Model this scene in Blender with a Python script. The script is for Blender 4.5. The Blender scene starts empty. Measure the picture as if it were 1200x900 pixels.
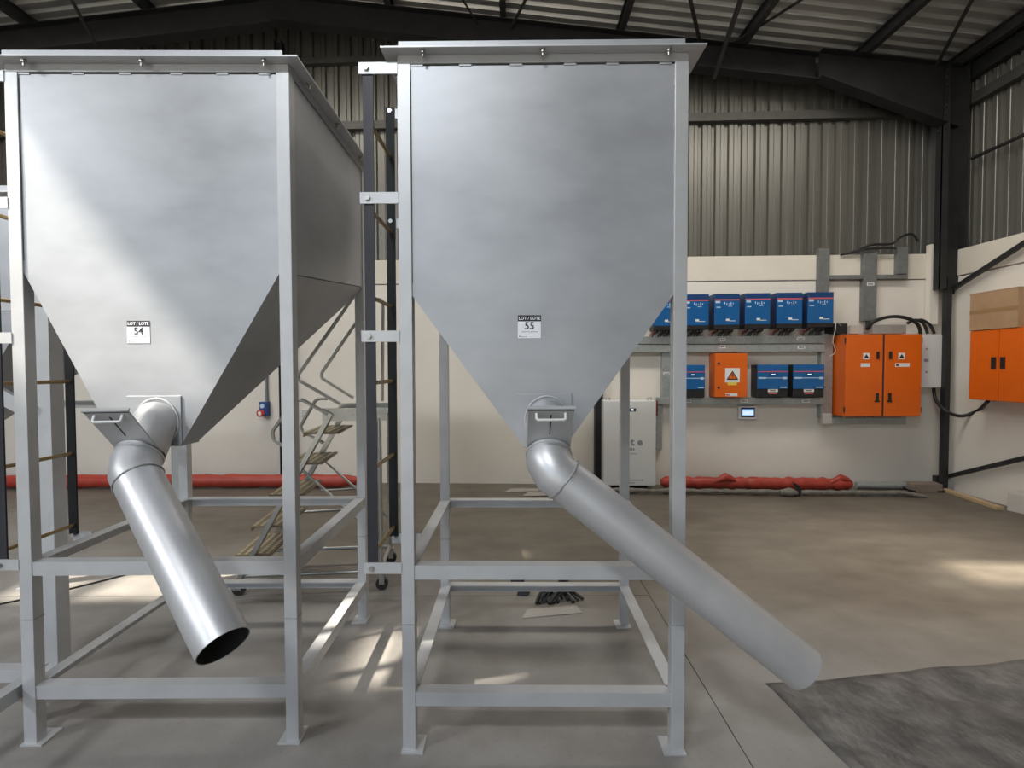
import bpy, bmesh, math, random
from mathutils import Vector, Matrix
random.seed(7)
S = bpy.context.scene
COL = S.collection
R = math.radians
# ------------------------------------------------------------------ camera
FPX = 635.0; CH = 1.55; PITCH = 0.0302; ROLL = -0.0026
cp, sp, cr, sr = math.cos(PITCH), math.sin(PITCH), math.cos(ROLL), math.sin(ROLL)
FW = Vector((0, cp, -sp)); R0 = Vector((1, 0, 0)); U0 = R0.cross(FW)
RT = R0*cr + U0*sr; UP = R0*(-sr) + U0*cr
cam = bpy.data.objects.new('camera', bpy.data.cameras.new('camera')); COL.objects.link(cam)
cam.data.sensor_width = 36; cam.data.lens = FPX/1200*36
cam.data.clip_start = 0.05; cam.data.clip_end = 200
cam.matrix_world = Matrix(((RT.x, UP.x, -FW.x, 0), (RT.y, UP.y, -FW.y, 0), (RT.z, UP.z, -FW.z, CH), (0, 0, 0, 1)))
S.camera = cam
S.view_settings.view_transform = 'Standard'; S.view_settings.look = 'None'
S.view_settings.gamma = 1.0; S.view_settings.use_curve_mapping = False
S.view_settings.exposure = 0.46
# ------------------------------------------------------------------ light
w = bpy.data.worlds.new('sky'); S.world = w; w.use_nodes = True
nt = w.node_tree; bg = nt.nodes['Background']
sky = nt.nodes.new('ShaderNodeTexSky'); sky.sky_type = 'NISHITA'; sky.sun_disc = False
sky.sun_elevation = R(48); sky.sun_rotation = R(247); sky.altitude = 200
nt.links.new(sky.outputs[0], bg.inputs[0]); bg.inputs[1].default_value = 0.17
SUN_DIR = Vector((0.60, 0.25, -0.76)).normalized()
sun = bpy.data.objects.new('sun', bpy.data.lights.new('sun', 'SUN')); COL.objects.link(sun)
sun.data.energy = 11.0; sun.data.angle = R(1.5); sun.data.color = (1.0, 0.93, 0.80)
sun.rotation_euler = SUN_DIR.to_track_quat('-Z', 'Y').to_euler()
def area_light(name, loc, target, sx, sy, power, color=(1, 1, 1), spread=180, portal=False):
    l = bpy.data.lights.new(name, 'AREA'); l.shape = 'RECTANGLE'; l.size = sx; l.size_y = sy
    l.energy = power; l.color = color; l.spread = R(spread)
    if portal: l.cycles.is_portal = True
    o = bpy.data.objects.new(name, l); COL.objects.link(o); o.location = loc
    o.rotation_euler = (Vector(target)-Vector(loc)).to_track_quat('-Z', 'Y').to_euler()
    return o
# daylight through the open roller door behind the camera and translucent roof sheets, plus added rear and floor-glow fills
area_light('door_daylight', (-4.0, -6.9, 2.5), (-4.0, 0, 2.5), 10.0, 5.0, 1, portal=True)
area_light('roof_skylight_left', (-8.0, -2.6, 5.38), (-7.0, -1.6, 0), 1.8, 0.45, 330, (0.92, 0.96, 1.0))
area_light('roof_skylight_middle', (-1.7, -2.6, 5.75), (-1.6, -1.6, 0), 1.2, 0.45, 165, (0.90, 0.95, 1.0))
area_light('rear_fill_left', (-4.2, 5.0, 5.75), (-4.2, 5.0, 0), 4.4, 0.6, 85, (1.0, 0.95, 0.87))  # added fill under the roof, lifts the dim wall and floor behind the hoppers
area_light('rear_fill_right', (2.3, 5.0, 5.30), (2.3, 5.0, 0), 4.4, 0.6, 95, (1.0, 0.95, 0.87))  # added fill, shifted right to brighten that stretch of back wall
area_light('floor_glow_fill', (3.3, 3.9, 5.2), (3.3, 4.1, 0), 1.2, 0.6, 16, (1.0, 0.95, 0.86), spread=50)  # added lamp that makes the soft pale glow on the right floor

# ------------------------------------------------------------------ pixel -> place helpers (measuring aids)
def ray(px, py): return FW + RT*((px-600)/FPX) - UP*((py-450)/FPX)
O3 = Vector((0, 0, CH))
def at(px, py, y): d = ray(px, py); return O3 + d*(y/d.y)
def ground(px, py, z=0.0): d = ray(px, py); return O3 + d*((z-CH)/d.z)
WY, WB = 7.2, -0.045                                   # back wall plane y = WY + WB*x
WA = math.atan(WB)
WALL = Matrix.Translation((0, WY, 0)) @ Matrix.Rotation(WA, 4, 'Z'); WALLI = WALL.inverted()
def onwall(px, py, off=0.0):
    d = ray(px, py); t = (WY-off)/(d.y-WB*d.x); p = O3 + d*t
    q = WALLI @ p; return q.x, q.z
RX = 5.5                                               # right wall plane
def onright(px, py, x): d = ray(px, py); return O3 + d*(x/d.x)

# ------------------------------------------------------------------ materials
MATS = {}
def mat(name, color, rough=0.5, metal=0.0, var=0.0, scale=4.0, bump=0.0, bscale=60.0, rvar=0.0, stretch=(1, 1, 1), color2=None, emit=None, det=6.0, spec=0.5):
    m = bpy.data.materials.new(name); m.use_nodes = True; n = m.node_tree; b = n.nodes['Principled BSDF']; L = n.links.new
    b.inputs['Roughness'].default_value = rough; b.inputs['Metallic'].default_value = metal
    b.inputs['Specular IOR Level'].default_value = spec
    c1 = tuple(color)+(1,)
    b.inputs['Base Color'].default_value = c1
    if var or color2 or bump or rvar:
        tc = n.nodes.new('ShaderNodeTexCoord'); mp = n.nodes.new('ShaderNodeMapping'); mp.inputs['Scale'].default_value = stretch
        L(tc.outputs['Object'], mp.inputs[0])
        nz = n.nodes.new('ShaderNodeTexNoise'); nz.inputs['Scale'].default_value = scale; nz.inputs['Detail'].default_value = det; nz.inputs['Roughness'].default_value = 0.6
        L(mp.outputs[0], nz.inputs['Vector'])
        rp = n.nodes.new('ShaderNodeValToRGB'); rp.color_ramp.elements[0].position = 0.3; rp.color_ramp.elements[1].position = 0.72
        L(nz.outputs['Fac'], rp.inputs[0])
        if color2: a, c = c1, tuple(color2)+(1,)
        else: a = tuple(x*(1-var) for x in color)+(1,); c = tuple(min(1, x*(1+var)) for x in color)+(1,)
        rp.color_ramp.elements[0].color = a; rp.color_ramp.elements[1].color = c
        L(rp.outputs[0], b.inputs['Base Color'])
        if rvar:
            mr = n.nodes.new('ShaderNodeMapRange'); mr.inputs['To Min'].default_value = rough-rvar; mr.inputs['To Max'].default_value = rough+rvar
            L(nz.outputs['Fac'], mr.inputs[0]); L(mr.outputs[0], b.inputs['Roughness'])
        if bump:
            n2 = n.nodes.new('ShaderNodeTexNoise'); n2.inputs['Scale'].default_value = bscale; n2.inputs['Detail'].default_value = 5
            L(mp.outputs[0], n2.inputs['Vector'])
            bp = n.nodes.new('ShaderNodeBump'); bp.inputs['Strength'].default_value = bump; bp.inputs['Distance'].default_value = 0.01
            L(n2.outputs['Fac'], bp.inputs['Height']); L(bp.outputs[0], b.inputs['Normal'])
    if emit:
        b.inputs['Emission Color'].default_value = tuple(emit[:3])+(1,); b.inputs['Emission Strength'].default_value = emit[3]
    MATS[name] = m; return m
M = MATS
mat('hopper_paint', (0.385, 0.393, 0.41), 0.42, 0.40, var=0.17, scale=1.5, stretch=(1, 1, 2.0), rvar=0.06, bump=0.03, bscale=5, det=4)
mat('frame_paint', (0.50, 0.502, 0.508), 0.42, 0.35, var=0.07, scale=6, bump=0.03, bscale=90)
mat('pipe_paint', (0.58, 0.58, 0.59), 0.44, 0.60, var=0.08, scale=5, rvar=0.05)
mat('weld', (0.36, 0.36, 0.36), 0.6, 0.5, var=0.3, scale=60, bump=0.3, bscale=150)
mat('bolt_steel', (0.45, 0.43, 0.40), 0.38, 0.9, var=0.15, scale=40)
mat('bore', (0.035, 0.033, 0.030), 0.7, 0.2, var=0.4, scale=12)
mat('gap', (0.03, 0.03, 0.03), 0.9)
mat('black_steel', (0.010, 0.010, 0.011), 0.55, 0.0, var=0.4, scale=9, spec=.25)
mat('blue_steel', (0.018, 0.018, 0.022), 0.45, 0.1, scale=7, stretch=(1, 1, .3), color2=(0.045, 0.045, 0.053), spec=.35)
mat('rung_steel', (0.34, 0.22, 0.09), 0.40, 0.7, color2=(0.46, 0.34, 0.18), scale=14)
mat('trunk_grey', (0.16, 0.165, 0.16), 0.45, 0.3, color2=(0.22, 0.225, 0.22), scale=14)
mat('galvanised', (0.32, 0.34, 0.335), 0.42, 0.5, color2=(0.43, 0.45, 0.44), scale=26, rvar=0.08)
mat('wall_plaster', (0.68, 0.635, 0.565), 0.85, 0, color2=(0.76, 0.715, 0.645), scale=0.9, bump=0.12, bscale=30)
mat('wall_band', (0.62, 0.57, 0.49), 0.85, 0, color2=(0.70, 0.65, 0.565), scale=1.4, bump=0.12, bscale=30)
mat('sheet_metal', (0.14, 0.135, 0.118), 0.40, 0.5, color2=(0.20, 0.192, 0.17), scale=2.2, stretch=(1, 1, .25))
mat('roof_metal', (0.48, 0.48, 0.46), 0.36, 0.55, color2=(0.62, 0.62, 0.60), scale=2.0)
mat('dark_steel', (0.022, 0.022, 0.023), 0.5, 0.2, var=0.3, scale=5)
mat('purlin_steel', (0.045, 0.045, 0.045), 0.5, 0.3, var=0.3, scale=5)
mat('girt_steel', (0.085, 0.082, 0.075), 0.5, 0.4, var=0.15, scale=5)
mat('orange_enamel', (0.70, 0.122, 0.003), 0.42, 0, var=0.05, scale=3, bump=0.02, bscale=200)
mat('blue_enamel', (0.004, 0.10, 0.30), 0.36, 0, var=0.06, scale=6)
mat('navy_enamel', (0.006, 0.045, 0.16), 0.4)
mat('black_plastic', (0.012, 0.012, 0.013), 0.45, 0, var=0.3, scale=20)
mat('white_enamel', (0.66, 0.66, 0.65), 0.4, 0, var=0.03, scale=3)
mat('off_white_print', (0.75, 0.74, 0.72), 0.6)
mat('paper', (0.80, 0.80, 0.84), 0.6)
mat('ink', (0.02, 0.018, 0.025), 0.6)
mat('grey_ink', (0.25, 0.25, 0.27), 0.6)
mat('pale_ink', (0.45, 0.60, 0.75), 0.6)
mat('red_print', (0.62, 0.10, 0.12), 0.5)
mat('yellow_print', (0.80, 0.60, 0.08), 0.5)
mat('screen_blue', (0.25, 0.50, 0.85), 0.3, emit=(0.20, 0.45, 1.0, 0.8))
mat('screen_white', (0.7, 0.8, 0.9), 0.3, emit=(0.75, 0.88, 1.0, 0.55))
mat('red_wrap', (0.32, 0.034, 0.020), 0.45, 0, color2=(0.43, 0.055, 0.032), scale=9, bump=0.35, bscale=22)
mat('cardboard', (0.36, 0.225, 0.12), 0.8, 0, color2=(0.43, 0.275, 0.155), scale=5, bump=0.05, bscale=60)
mat('tape', (0.32, 0.19, 0.085), 0.35)
mat('rubber', (0.012, 0.012, 0.012), 0.55)
mat('aluminium', (0.46, 0.46, 0.44), 0.30, 0.9, var=0.08, scale=12)
mat('chequer_tread', (0.20, 0.155, 0.095), 0.5, 0.3, color2=(0.30, 0.24, 0.15), scale=45)
mat('tread_stud', (0.62, 0.55, 0.40), 0.4, 0.5)
mat('timber', (0.42, 0.29, 0.16), 0.75, 0, color2=(0.56, 0.41, 0.25), scale=6, stretch=(1, 12, 1))
mat('grey_wrap', (0.12, 0.11, 0.092), 0.75, 0, color2=(0.22, 0.20, 0.17), scale=16, bump=0.5, bscale=40)
mat('brown_pack', (0.22, 0.175, 0.14), 0.7, 0, var=0.15, scale=8)
mat('pvc_white', (0.46, 0.43, 0.39), 0.5)
mat('socket_blue', (0.01, 0.05, 0.22), 0.4)
mat('socket_red', (0.55, 0.06, 0.04), 0.4)
mat('dark_red', (0.16, 0.02, 0.015), 0.5)
mat('clear_film', (0.30, 0.28, 0.25), 0.25)
mat('yard', (0.50, 0.46, 0.40), 0.9, 0, var=0.12, scale=.5)
mat('skylight_sheet', (0.8, 0.82, 0.82), 0.5)

def skylight_material():
    m = M['skylight_sheet']; n = m.node_tree; b = n.nodes['Principled BSDF']
    tr = n.nodes.new('ShaderNodeBsdfTranslucent'); tr.inputs[0].default_value = (.7, .7, .66, 1); mx = n.nodes.new('ShaderNodeMixShader'); mx.inputs[0].default_value = .55
    n.links.new(b.outputs[0], mx.inputs[1]); n.links.new(tr.outputs[0], mx.inputs[2]); n.links.new(mx.outputs[0], n.nodes['Material Output'].inputs[0])
skylight_material()
def floor_material():
    m = bpy.data.materials.new('concrete_floor'); m.use_nodes = True; n = m.node_tree; b = n.nodes['Principled BSDF']; L = n.links.new
    geo = n.nodes.new('ShaderNodeNewGeometry'); sep = n.nodes.new('ShaderNodeSeparateXYZ'); L(geo.outputs['Position'], sep.inputs[0])
    def noise(scale, detail=6, stretch=None):
        z = n.nodes.new('ShaderNodeTexNoise'); z.inputs['Scale'].default_value = scale; z.inputs['Detail'].default_value = detail; z.inputs['Roughness'].default_value = .62
        if stretch:
            mp = n.nodes.new('ShaderNodeMapping'); mp.inputs['Scale'].default_value = stretch; L(geo.outputs['Position'], mp.inputs[0]); L(mp.outputs[0], z.inputs['Vector'])
        else: L(geo.outputs['Position'], z.inputs['Vector'])
        return z
    def ramp(src, p0, c0, p1, c1):
        r = n.nodes.new('ShaderNodeValToRGB'); r.color_ramp.elements[0].position = p0; r.color_ramp.elements[1].position = p1
        r.color_ramp.elements[0].color = c0+(1,); r.color_ramp.elements[1].color = c1+(1,); L(src, r.inputs[0]); return r
    def mix(kind, fac, a, c):
        x = n.nodes.new('ShaderNodeMix'); x.data_type = 'RGBA'; x.blend_type = kind
        if isinstance(fac, float): x.inputs[0].default_value = fac
        else: L(fac, x.inputs[0])
        L(a, x.inputs[6]); L(c, x.inputs[7]); return x
    # grey concrete near the camera, blending to darker brown at the back and to the right
    nz = noise(0.7, 4)
    add = n.nodes.new('ShaderNodeMath'); add.operation = 'MULTIPLY_ADD'; add.inputs[1].default_value = 1.2
    L(nz.outputs['Fac'], add.inputs[0]); L(sep.outputs['Y'], add.inputs[2])
    addx = n.nodes.new('ShaderNodeMath'); addx.operation = 'MULTIPLY_ADD'; addx.inputs[1].default_value = 0.35
    L(sep.outputs['X'], addx.inputs[0]); L(add.outputs[0], addx.inputs[2])
    mr = n.nodes.new('ShaderNodeMapRange'); mr.inputs[1].default_value = 3.6; mr.inputs[2].default_value = 4.9; L(addx.outputs[0], mr.inputs[0])
    a = ramp(noise(2.2, 8).outputs['Fac'], .3, (0.225, 0.211, 0.196), .7, (0.285, 0.268, 0.25))
    c = ramp(noise(1.6, 9, (1, 2.4, 1)).outputs['Fac'], .3, (0.108, 0.091, 0.070), .72, (0.165, 0.144, 0.115))
    base = mix('MIX', mr.outputs[0], a.outputs[0], c.outputs[0])
    st = ramp(noise(0.9, 7).outputs['Fac'], .30, (0.60, 0.57, 0.54), .55, (1, 1, 1))
    base2 = mix('MULTIPLY', .8, base.outputs[2], st.outputs[0])
    sp_ = ramp(noise(38, 3).outputs['Fac'], .28, (0.78, 0.76, 0.74), .42, (1, 1, 1))
    base3 = mix('MULTIPLY', .6, base2.outputs[2], sp_.outputs[0])
    L(base3.outputs[2], b.inputs['Base Color'])
    rr = n.nodes.new('ShaderNodeMapRange'); rr.inputs['To Min'].default_value = .42; rr.inputs['To Max'].default_value = .66; L(noise(3, 5).outputs['Fac'], rr.inputs[0]); L(rr.outputs[0], b.inputs['Roughness'])
    bp = n.nodes.new('ShaderNodeBump'); bp.inputs['Strength'].default_value = .12; bp.inputs['Distance'].default_value = .01
    L(noise(30, 6).outputs['Fac'], bp.inputs['Height']); L(bp.outputs[0], b.inputs['Normal'])
    MATS['floor'] = m
floor_material()
def tarp_material():
    m = mat('tarp', (0.060, 0.058, 0.057), 0.5, 0, color2=(0.17, 0.163, 0.157), scale=2.6, bump=0.9, bscale=16, stretch=(1.5, 1, 1), det=12)
    n = m.node_tree; b = n.nodes['Principled BSDF']; L = n.links.new
    src = b.inputs['Base Color'].links[0].from_socket
    tc = n.nodes.new('ShaderNodeTexCoord'); z = n.nodes.new('ShaderNodeTexNoise'); z.inputs['Scale'].default_value = 5.5; z.inputs['Detail'].default_value = 12; z.inputs['Roughness'].default_value = .68; z.inputs['Distortion'].default_value = .35
    L(tc.outputs['Object'], z.inputs['Vector'])
    r = n.nodes.new('ShaderNodeValToRGB'); r.color_ramp.elements[0].position = .36; r.color_ramp.elements[1].position = .66; r.color_ramp.elements[0].color = (.45, .44, .43, 1); r.color_ramp.elements[1].color = (1.35, 1.33, 1.3, 1); L(z.outputs['Fac'], r.inputs[0])
    x = n.nodes.new('ShaderNodeMix'); x.data_type = 'RGBA'; x.blend_type = 'MULTIPLY'; x.inputs[0].default_value = 1; L(src, x.inputs[6]); L(r.outputs[0], x.inputs[7]); L(x.outputs[2], b.inputs['Base Color'])
tarp_material()

# ------------------------------------------------------------------ mesh builder
class MB:
    def __init__(s): s.v = []; s.f = []; s.sm = []
    def add(s, vs, fs, smooth=False):
        k = len(s.v); s.v += [tuple(p) for p in vs]; s.f += [tuple(i+k for i in f) for f in fs]; s.sm += [smooth]*len(fs); return s
    def box(s, x0, x1, y0, y1, z0, z1):
        vs = [(x, y, z) for z in (z0, z1) for y in (y0, y1) for x in (x0, x1)]
        return s.add(vs, [(0, 2, 3, 1), (4, 5, 7, 6), (0, 1, 5, 4), (2, 6, 7, 3), (0, 4, 6, 2), (1, 3, 7, 5)])
    def hexa(s, pts):                                   # 4 bottom points (ccw), 4 top points
        return s.add(pts, [(3, 2, 1, 0), (4, 5, 6, 7), (0, 1, 5, 4), (1, 2, 6, 5), (2, 3, 7, 6), (3, 0, 4, 7)])
    def plate(s, pts, t):                               # flat polygon with thickness vector t
        n = len(pts); t = Vector(t); P = [Vector(p) for p in pts]; vs = P+[p+t for p in P]
        return s.add(vs, [tuple(range(n-1, -1, -1)), tuple(range(n, 2*n))]+[(i, (i+1) % n, n+(i+1) % n, n+i) for i in range(n)])
    def bar(s, a, b, w, h, up=(0, 0, 1)):               # rectangular bar from a to b
        a = Vector(a); b = Vector(b); d = (b-a).normalized(); u = Vector(up)
        r = d.cross(u).normalized(); u = r.cross(d).normalized(); r *= w/2; u *= h/2
        return s.hexa([a-r-u, a+r-u, b+r-u, b-r-u, a-r+u, a+r+u, b+r+u, b-r+u])
    def tube(s, path, r, n=10, caps=True, closed_r=None):
        P = [Vector(p) for p in path]; k = len(P); rings = []
        t0 = (P[1]-P[0]).normalized(); ref = Vector((0, 0, 1)) if abs(t0.z) < .9 else Vector((1, 0, 0))
        nrm = t0.cross(ref).normalized(); prev = t0
        for i, p in enumerate(P):
            if i == 0: t = t0
            elif i == k-1: t = (P[i]-P[i-1]).normalized()
            else: t = ((P[i]-P[i-1]).normalized()+(P[i+1]-P[i]).normalized()).normalized()
            nrm = (nrm-t*nrm.dot(t)).normalized(); bn = t.cross(nrm)
            sc = 1.0
            if 0 < i < k-1:
                din = (P[i]-P[i-1]).normalized(); c = max(.5, din.dot(t)); sc = 1/c
                # widen only along the mitre direction
                mit = (din-t*din.dot(t))
                mit = mit.normalized() if mit.length > 1e-6 else None
            else: mit = None
            rr = r[i] if isinstance(r, (list, tuple)) else r
            ring = []
            for j in range(n):
                a = 2*math.pi*j/n; o = (nrm*math.cos(a)+bn*math.sin(a))*rr
                if mit is not None: o = o+mit*(o.dot(mit)*(sc-1))
                ring.append(p+o)
            rings.append(ring)
        vs = [q for g in rings for q in g]
        fs = [(i*n+j, i*n+(j+1) % n, (i+1)*n+(j+1) % n, (i+1)*n+j) for i in range(k-1) for j in range(n)]
        s.add(vs, fs, True)
        if caps:
            s.add(rings[0], [tuple(range(n-1, -1, -1))]); s.add(rings[-1], [tuple(range(n))])
        return s
    def cyl(s, c, axis, r, h, n=12):
        c = Vector(c); a = Vector(axis).normalized(); return s.tube([c, c+a*h], r, n)
    def build(s, name, material, parent=None, bevel=0, world=False):
        me = bpy.data.meshes.new(name)
        v = s.v
        if world and parent is not None:
            mi = parent['_m'] if False else PM[parent.name].inverted(); v = [tuple(mi @ Vector(p)) for p in v]
        me.from_pydata(v, [], s.f); me.polygons.foreach_set('use_smooth', s.sm); me.update()
        bm = bmesh.new(); bm.from_mesh(me); bmesh.ops.recalc_face_normals(bm, faces=bm.faces); bm.to_mesh(me); bm.free()
        me.materials.append(M[material])
        o = bpy.data.objects.new(name, me); COL.objects.link(o)
        if parent is not None: o.parent = parent
        if bevel:
            md = o.modifiers.new('bevel', 'BEVEL'); md.width = bevel; md.segments = 2; md.limit_method = 'ANGLE'
        return o
PM = {}
def tag(o, label=None, cat=None, group=None, kind=None):
    if label: o['label'] = label
    if cat: o['category'] = cat
    if group: o['group'] = group
    if kind: o['kind'] = kind
    return o
def thing(name, loc, label, cat, rotz=0.0, group=None):
    o = bpy.data.objects.new(name, None); COL.objects.link(o); o.location = loc; o.rotation_euler = (0, 0, rotz); o.empty_display_size = .1
    PM[o.name] = Matrix.Translation(loc) @ Matrix.Rotation(rotz, 4, 'Z')
    return tag(o, label, cat, group)
def text_mesh(txt, size, name, material, parent, M4, extrude=0.0006, bold=0.0, align='CENTER'):
    c = bpy.data.curves.new(name, 'FONT'); c.body = txt; c.size = size; c.align_x = align; c.align_y = 'CENTER'; c.extrude = extrude; c.offset = bold; c.resolution_u = 3
    t = bpy.data.objects.new('tmp', c); COL.objects.link(t)
    me = bpy.data.meshes.new_from_object(t.evaluated_get(bpy.context.evaluated_depsgraph_get()))
    bpy.data.objects.remove(t); bpy.data.curves.remove(c)
    me.transform(M4); me.materials.clear(); me.materials.append(M[material]); me.name = name
    o = bpy.data.objects.new(name, me); COL.objects.link(o); o.parent = parent; return o
FRONT = Matrix.Rotation(R(90), 4, 'X')                  # text standing upright, facing -Y
def mb(): return MB()

# ================================================================== SETTING
RIDGE_X, RIDGE_Z, SLOPE = -2.95, 6.12, 0.11
def rz(x): return RIDGE_Z - SLOPE*abs(x-RIDGE_X)        # rafter top
XL, XR, YF, YB = -12.4, RX, -7.0, 7.6
# floor: slabs with sawn joints
fl = mb().box(XL-1, XR+1, YF-.2, YB+1, -.30, -.10).build('floor', 'floor'); tag(fl, kind='structure')
G_ = 0.0025
xs = [XL-1, -5.6, 0.93, XR+1]; ys = [YF-.2, -1.2, 3.64, YB+1]
for i in range(3):
    for j in range(3):
        if i == 2 and j == 1: continue
        if i == 2 and j == 2: ys = ys[:2]+[-1.2]+ys[3:]
        mb().box(xs[i]+G_, xs[i+1]-G_, ys[j]+G_, ys[j+1]-G_, -.10, 0).build('floor_slab', 'floor', fl)
yd = mb().box(-40, 40, -60, YF-.2, -.15, -.02).build('floor_outside', 'yard'); tag(yd, kind='structure')

# back wall: plastered masonry, upper band course, corrugated sheets on a girt
wb = mb().box(-10.2, XR+.35, 0, .22, 0, 2.655).build('wall_back', 'wall_plaster'); wb.matrix_world = WALL; tag(wb, kind='structure')
mb().box(-10.2, XR+.35, -.012, .22, 2.668, 2.985).build('band_course', 'wall_band', wb, bevel=.006)
mb().box(-10.2, XR+.35, .012, .2, 2.650, 2.672).build('band_joint', 'weld', wb)
mb().box(-10.2, XR+.35, .09, .22, 2.98, 3.0).build('wall_ledge', 'girt_steel', wb)
PITCHC = 0.1715
def sheet_profile(n):                                   # pan towards the room (y=0), ribs away from it
    pts = []
    for i in range(n):
        u = i*PITCHC
        pts += [(u, 0), (u+.045, 0), (u+.051, .006), (u+.057, 0), (u+.100, 0), (u+.115, .036), (u+.151, .036), (u+.166, 0)]
    pts.append((n*PITCHC+.004, 0)); return pts
def sheet_mesh(name, material, n=4):
    p = sheet_profile(n); k = len(p); vs = [(u, d, z) for z in (0, 1) for u, d in p]
    me = bpy.data.meshes.new(name); me.from_pydata(vs, [], [(i, i+1, k+i+1, k+i) for i in range(k-1)]); me.update(); me.materials.append(M[material]); return me
wsheet = sheet_mesh('wall_sheet', 'sheet_metal')
u = -10.0; SW = 4*PITCHC
while u < XR+.3:
    o = bpy.data.objects.new('wall_sheet', wsheet); COL.objects.link(o); o.parent = wb
    o.location = (u, .13+random.uniform(0, .003), 2.97); xw = u+SW/2
    o.scale = (1, 1, rz(xw)+.14-2.97); u += SW
for (px0, px1, z) in ((0, 0, 4.79),):
    mb().box(-10.1, XR+.1, .045, .125, 4.745, 4.85).build('girt', 'girt_steel', wb)
mb().box(-10.1, XR+.1, .045, .125, 5.62, 5.70).build('girt', 'girt_steel', wb)

# right wall: masonry with ledge and corrugated sheet above
wr = mb().box(RX, RX+.22, YF, 7.05, 0, 2.655).build('wall_right', 'wall_plaster'); tag(wr, kind='structure')
mb().box(RX-.012, RX+.22, YF, 7.05, 2.668, 2.985).build('band_course', 'wall_band', wr, bevel=.006)
mb().box(RX+.012, RX+.2, YF, 7.05, 2.650, 2.672).build('band_joint', 'weld', wr)
v = 6.95
rsheet = sheet_mesh('wall_sheet', 'sheet_metal')
while v > YF:
    o = bpy.data.objects.new('wall_sheet', rsheet); COL.objects.link(o); o.parent = wr
    o.location = (RX+.14, v, 2.97); o.rotation_euler = (0, 0, R(-90)); o.scale = (1, 1, rz(RX)+.16-2.97); v -= SW
mb().box(RX+.055, RX+.135, YF, 6.95, 4.72, 4.84).build('girt', 'girt_steel', wr)
mb().box(RX+.05, RX+.135, YF, 6.95, rz(RX)-.16, rz(RX)+.02).build('eaves_beam', 'dark_steel', wr)
mb().tube([(RX+.04, 6.6, 4.05), (RX+.04, -2, 4.05)], .02, 6).build('sag_rod', 'dark_steel', wr)
# left wall and front wall with the big open doorway behind the camera
wl = mb().box(XL-.2, XL, YF, 7.9, 0, rz(XL)+.15).build('wall_left', 'sheet_metal'); tag(wl, kind='structure')
wf = mb().box(XL, -9.0, YF-.2, YF, 0, 6.3).box(1.0, XR+.2, YF-.2, YF, 0, 6.3).box(-9.0, 1.0, YF-.2, YF, 5.05, 6.3).build('wall_front', 'sheet_metal'); tag(wf, kind='structure')

# roof: ceiling > roof_sheet, purlin, rafter ...
SX = math.sqrt(1+SLOPE*SLOPE)
RP = PITCHC
def rmesh(name, material, n, frac=None):
    p = []
    for i in range(n):
        u = i*RP; p += [(u, 0), (u+.055, 0), (u+.075, .037), (u+.150, .037), (u+.170, 0)]
    p.append((n*RP+.004, 0)); k = len(p); vs = [(x, u, d) for x in (0, 1) for u, d in p]
    me = bpy.data.meshes.new(name); me.from_pydata(vs, [], [(i, i+1, k+i+1, k+i) for i in range(k-1)]); me.update(); me.materials.append(M[material]); return me
# the ridge cap is the root mesh of the ceiling
ce = mb().bar((RIDGE_X, YF, RIDGE_Z+.20), (RIDGE_X, YB+.2, RIDGE_Z+.20), .5, .02).build('ceiling', 'roof_metal'); tag(ce, kind='structure')
roofm = rmesh('roof_sheet', 'roof_metal', 4)
ROOF_OFF = .15
def roof_piece(y, x0, x1, ysc=1.0, me=None, name='roof_sheet'):
    o = bpy.data.objects.new(name, me or roofm); COL.objects.link(o); o.parent = ce
    o.location = (x0, y, rz(x0)+ROOF_OFF); dz = rz(x1)-rz(x0); dx = x1-x0
    o.rotation_euler = (0, -math.atan2(dz, dx), 0); o.scale = (math.hypot(dx, dz), ysc, 1); return o
# clear gaps in the roof (missing / clear sheets) out of view, where the sun comes in: (x0, x1, y0, y1)
GAPS = [(-8.0, -6.6, 1.70, 2.16), (-5.55, -4.8, 0.66, 1.15), (-5.05, -4.75, 2.36, 2.52), (-1.70, 0.5, 1.80, 2.24)]
SKY = [(-6.4, -3.1, 4.7, 5.3), (0.2, 4.4, 4.7, 5.3), (-9.0, -7.0, -2.9, -2.3), (-2.4, -1.0, -2.9, -2.3), (2.7, 3.9, 3.6, 4.2)]  # rear pair and last opening only house the added fill lamps
OPEN = GAPS+SKY
ye = [YF]
yy = 7.7
edges = []
while yy > YF-.3: edges.append(yy); yy -= SW
edges += [g[2] for g in OPEN]+[g[3] for g in OPEN]
edges = sorted(set(round(e, 3) for e in edges))
for a, b in zip(edges[:-1], edges[1:]):
    if b-a < .01: continue
    for xa, xb in ((XL-.1, RIDGE_X), (RIDGE_X, XR+.25)):
        cuts = sorted([(max(xa, g[0]), min(xb, g[1])) for g in OPEN if g[2] < (a+b)/2 < g[3] and g[0] < xb and g[1] > xa])
        x = xa
        for c0, c1 in cuts:
            if c0-x > .02: roof_piece(a, x, c0, (b-a)/SW)
            x = c1
        if xb-x > .02: roof_piece(a, x, xb, (b-a)/SW)
skym = roofm.copy(); skym.name = 'skylight_sheet'; skym.materials[0] = M['skylight_sheet']
for g in SKY:
    q = roof_piece(g[2]-.05, g[0]-.15, g[1]+.15, (g[3]-g[2]+.10)/SW, skym, 'skylight_sheet'); q.location.z -= .012
def along(x0, x1, y, dz, w, h, name, material, parent=ce):
    return mb().bar((x0, y, rz(x0)+dz), (x1, y, rz(x1)+dz), w, h).build(name, material, parent)
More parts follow.
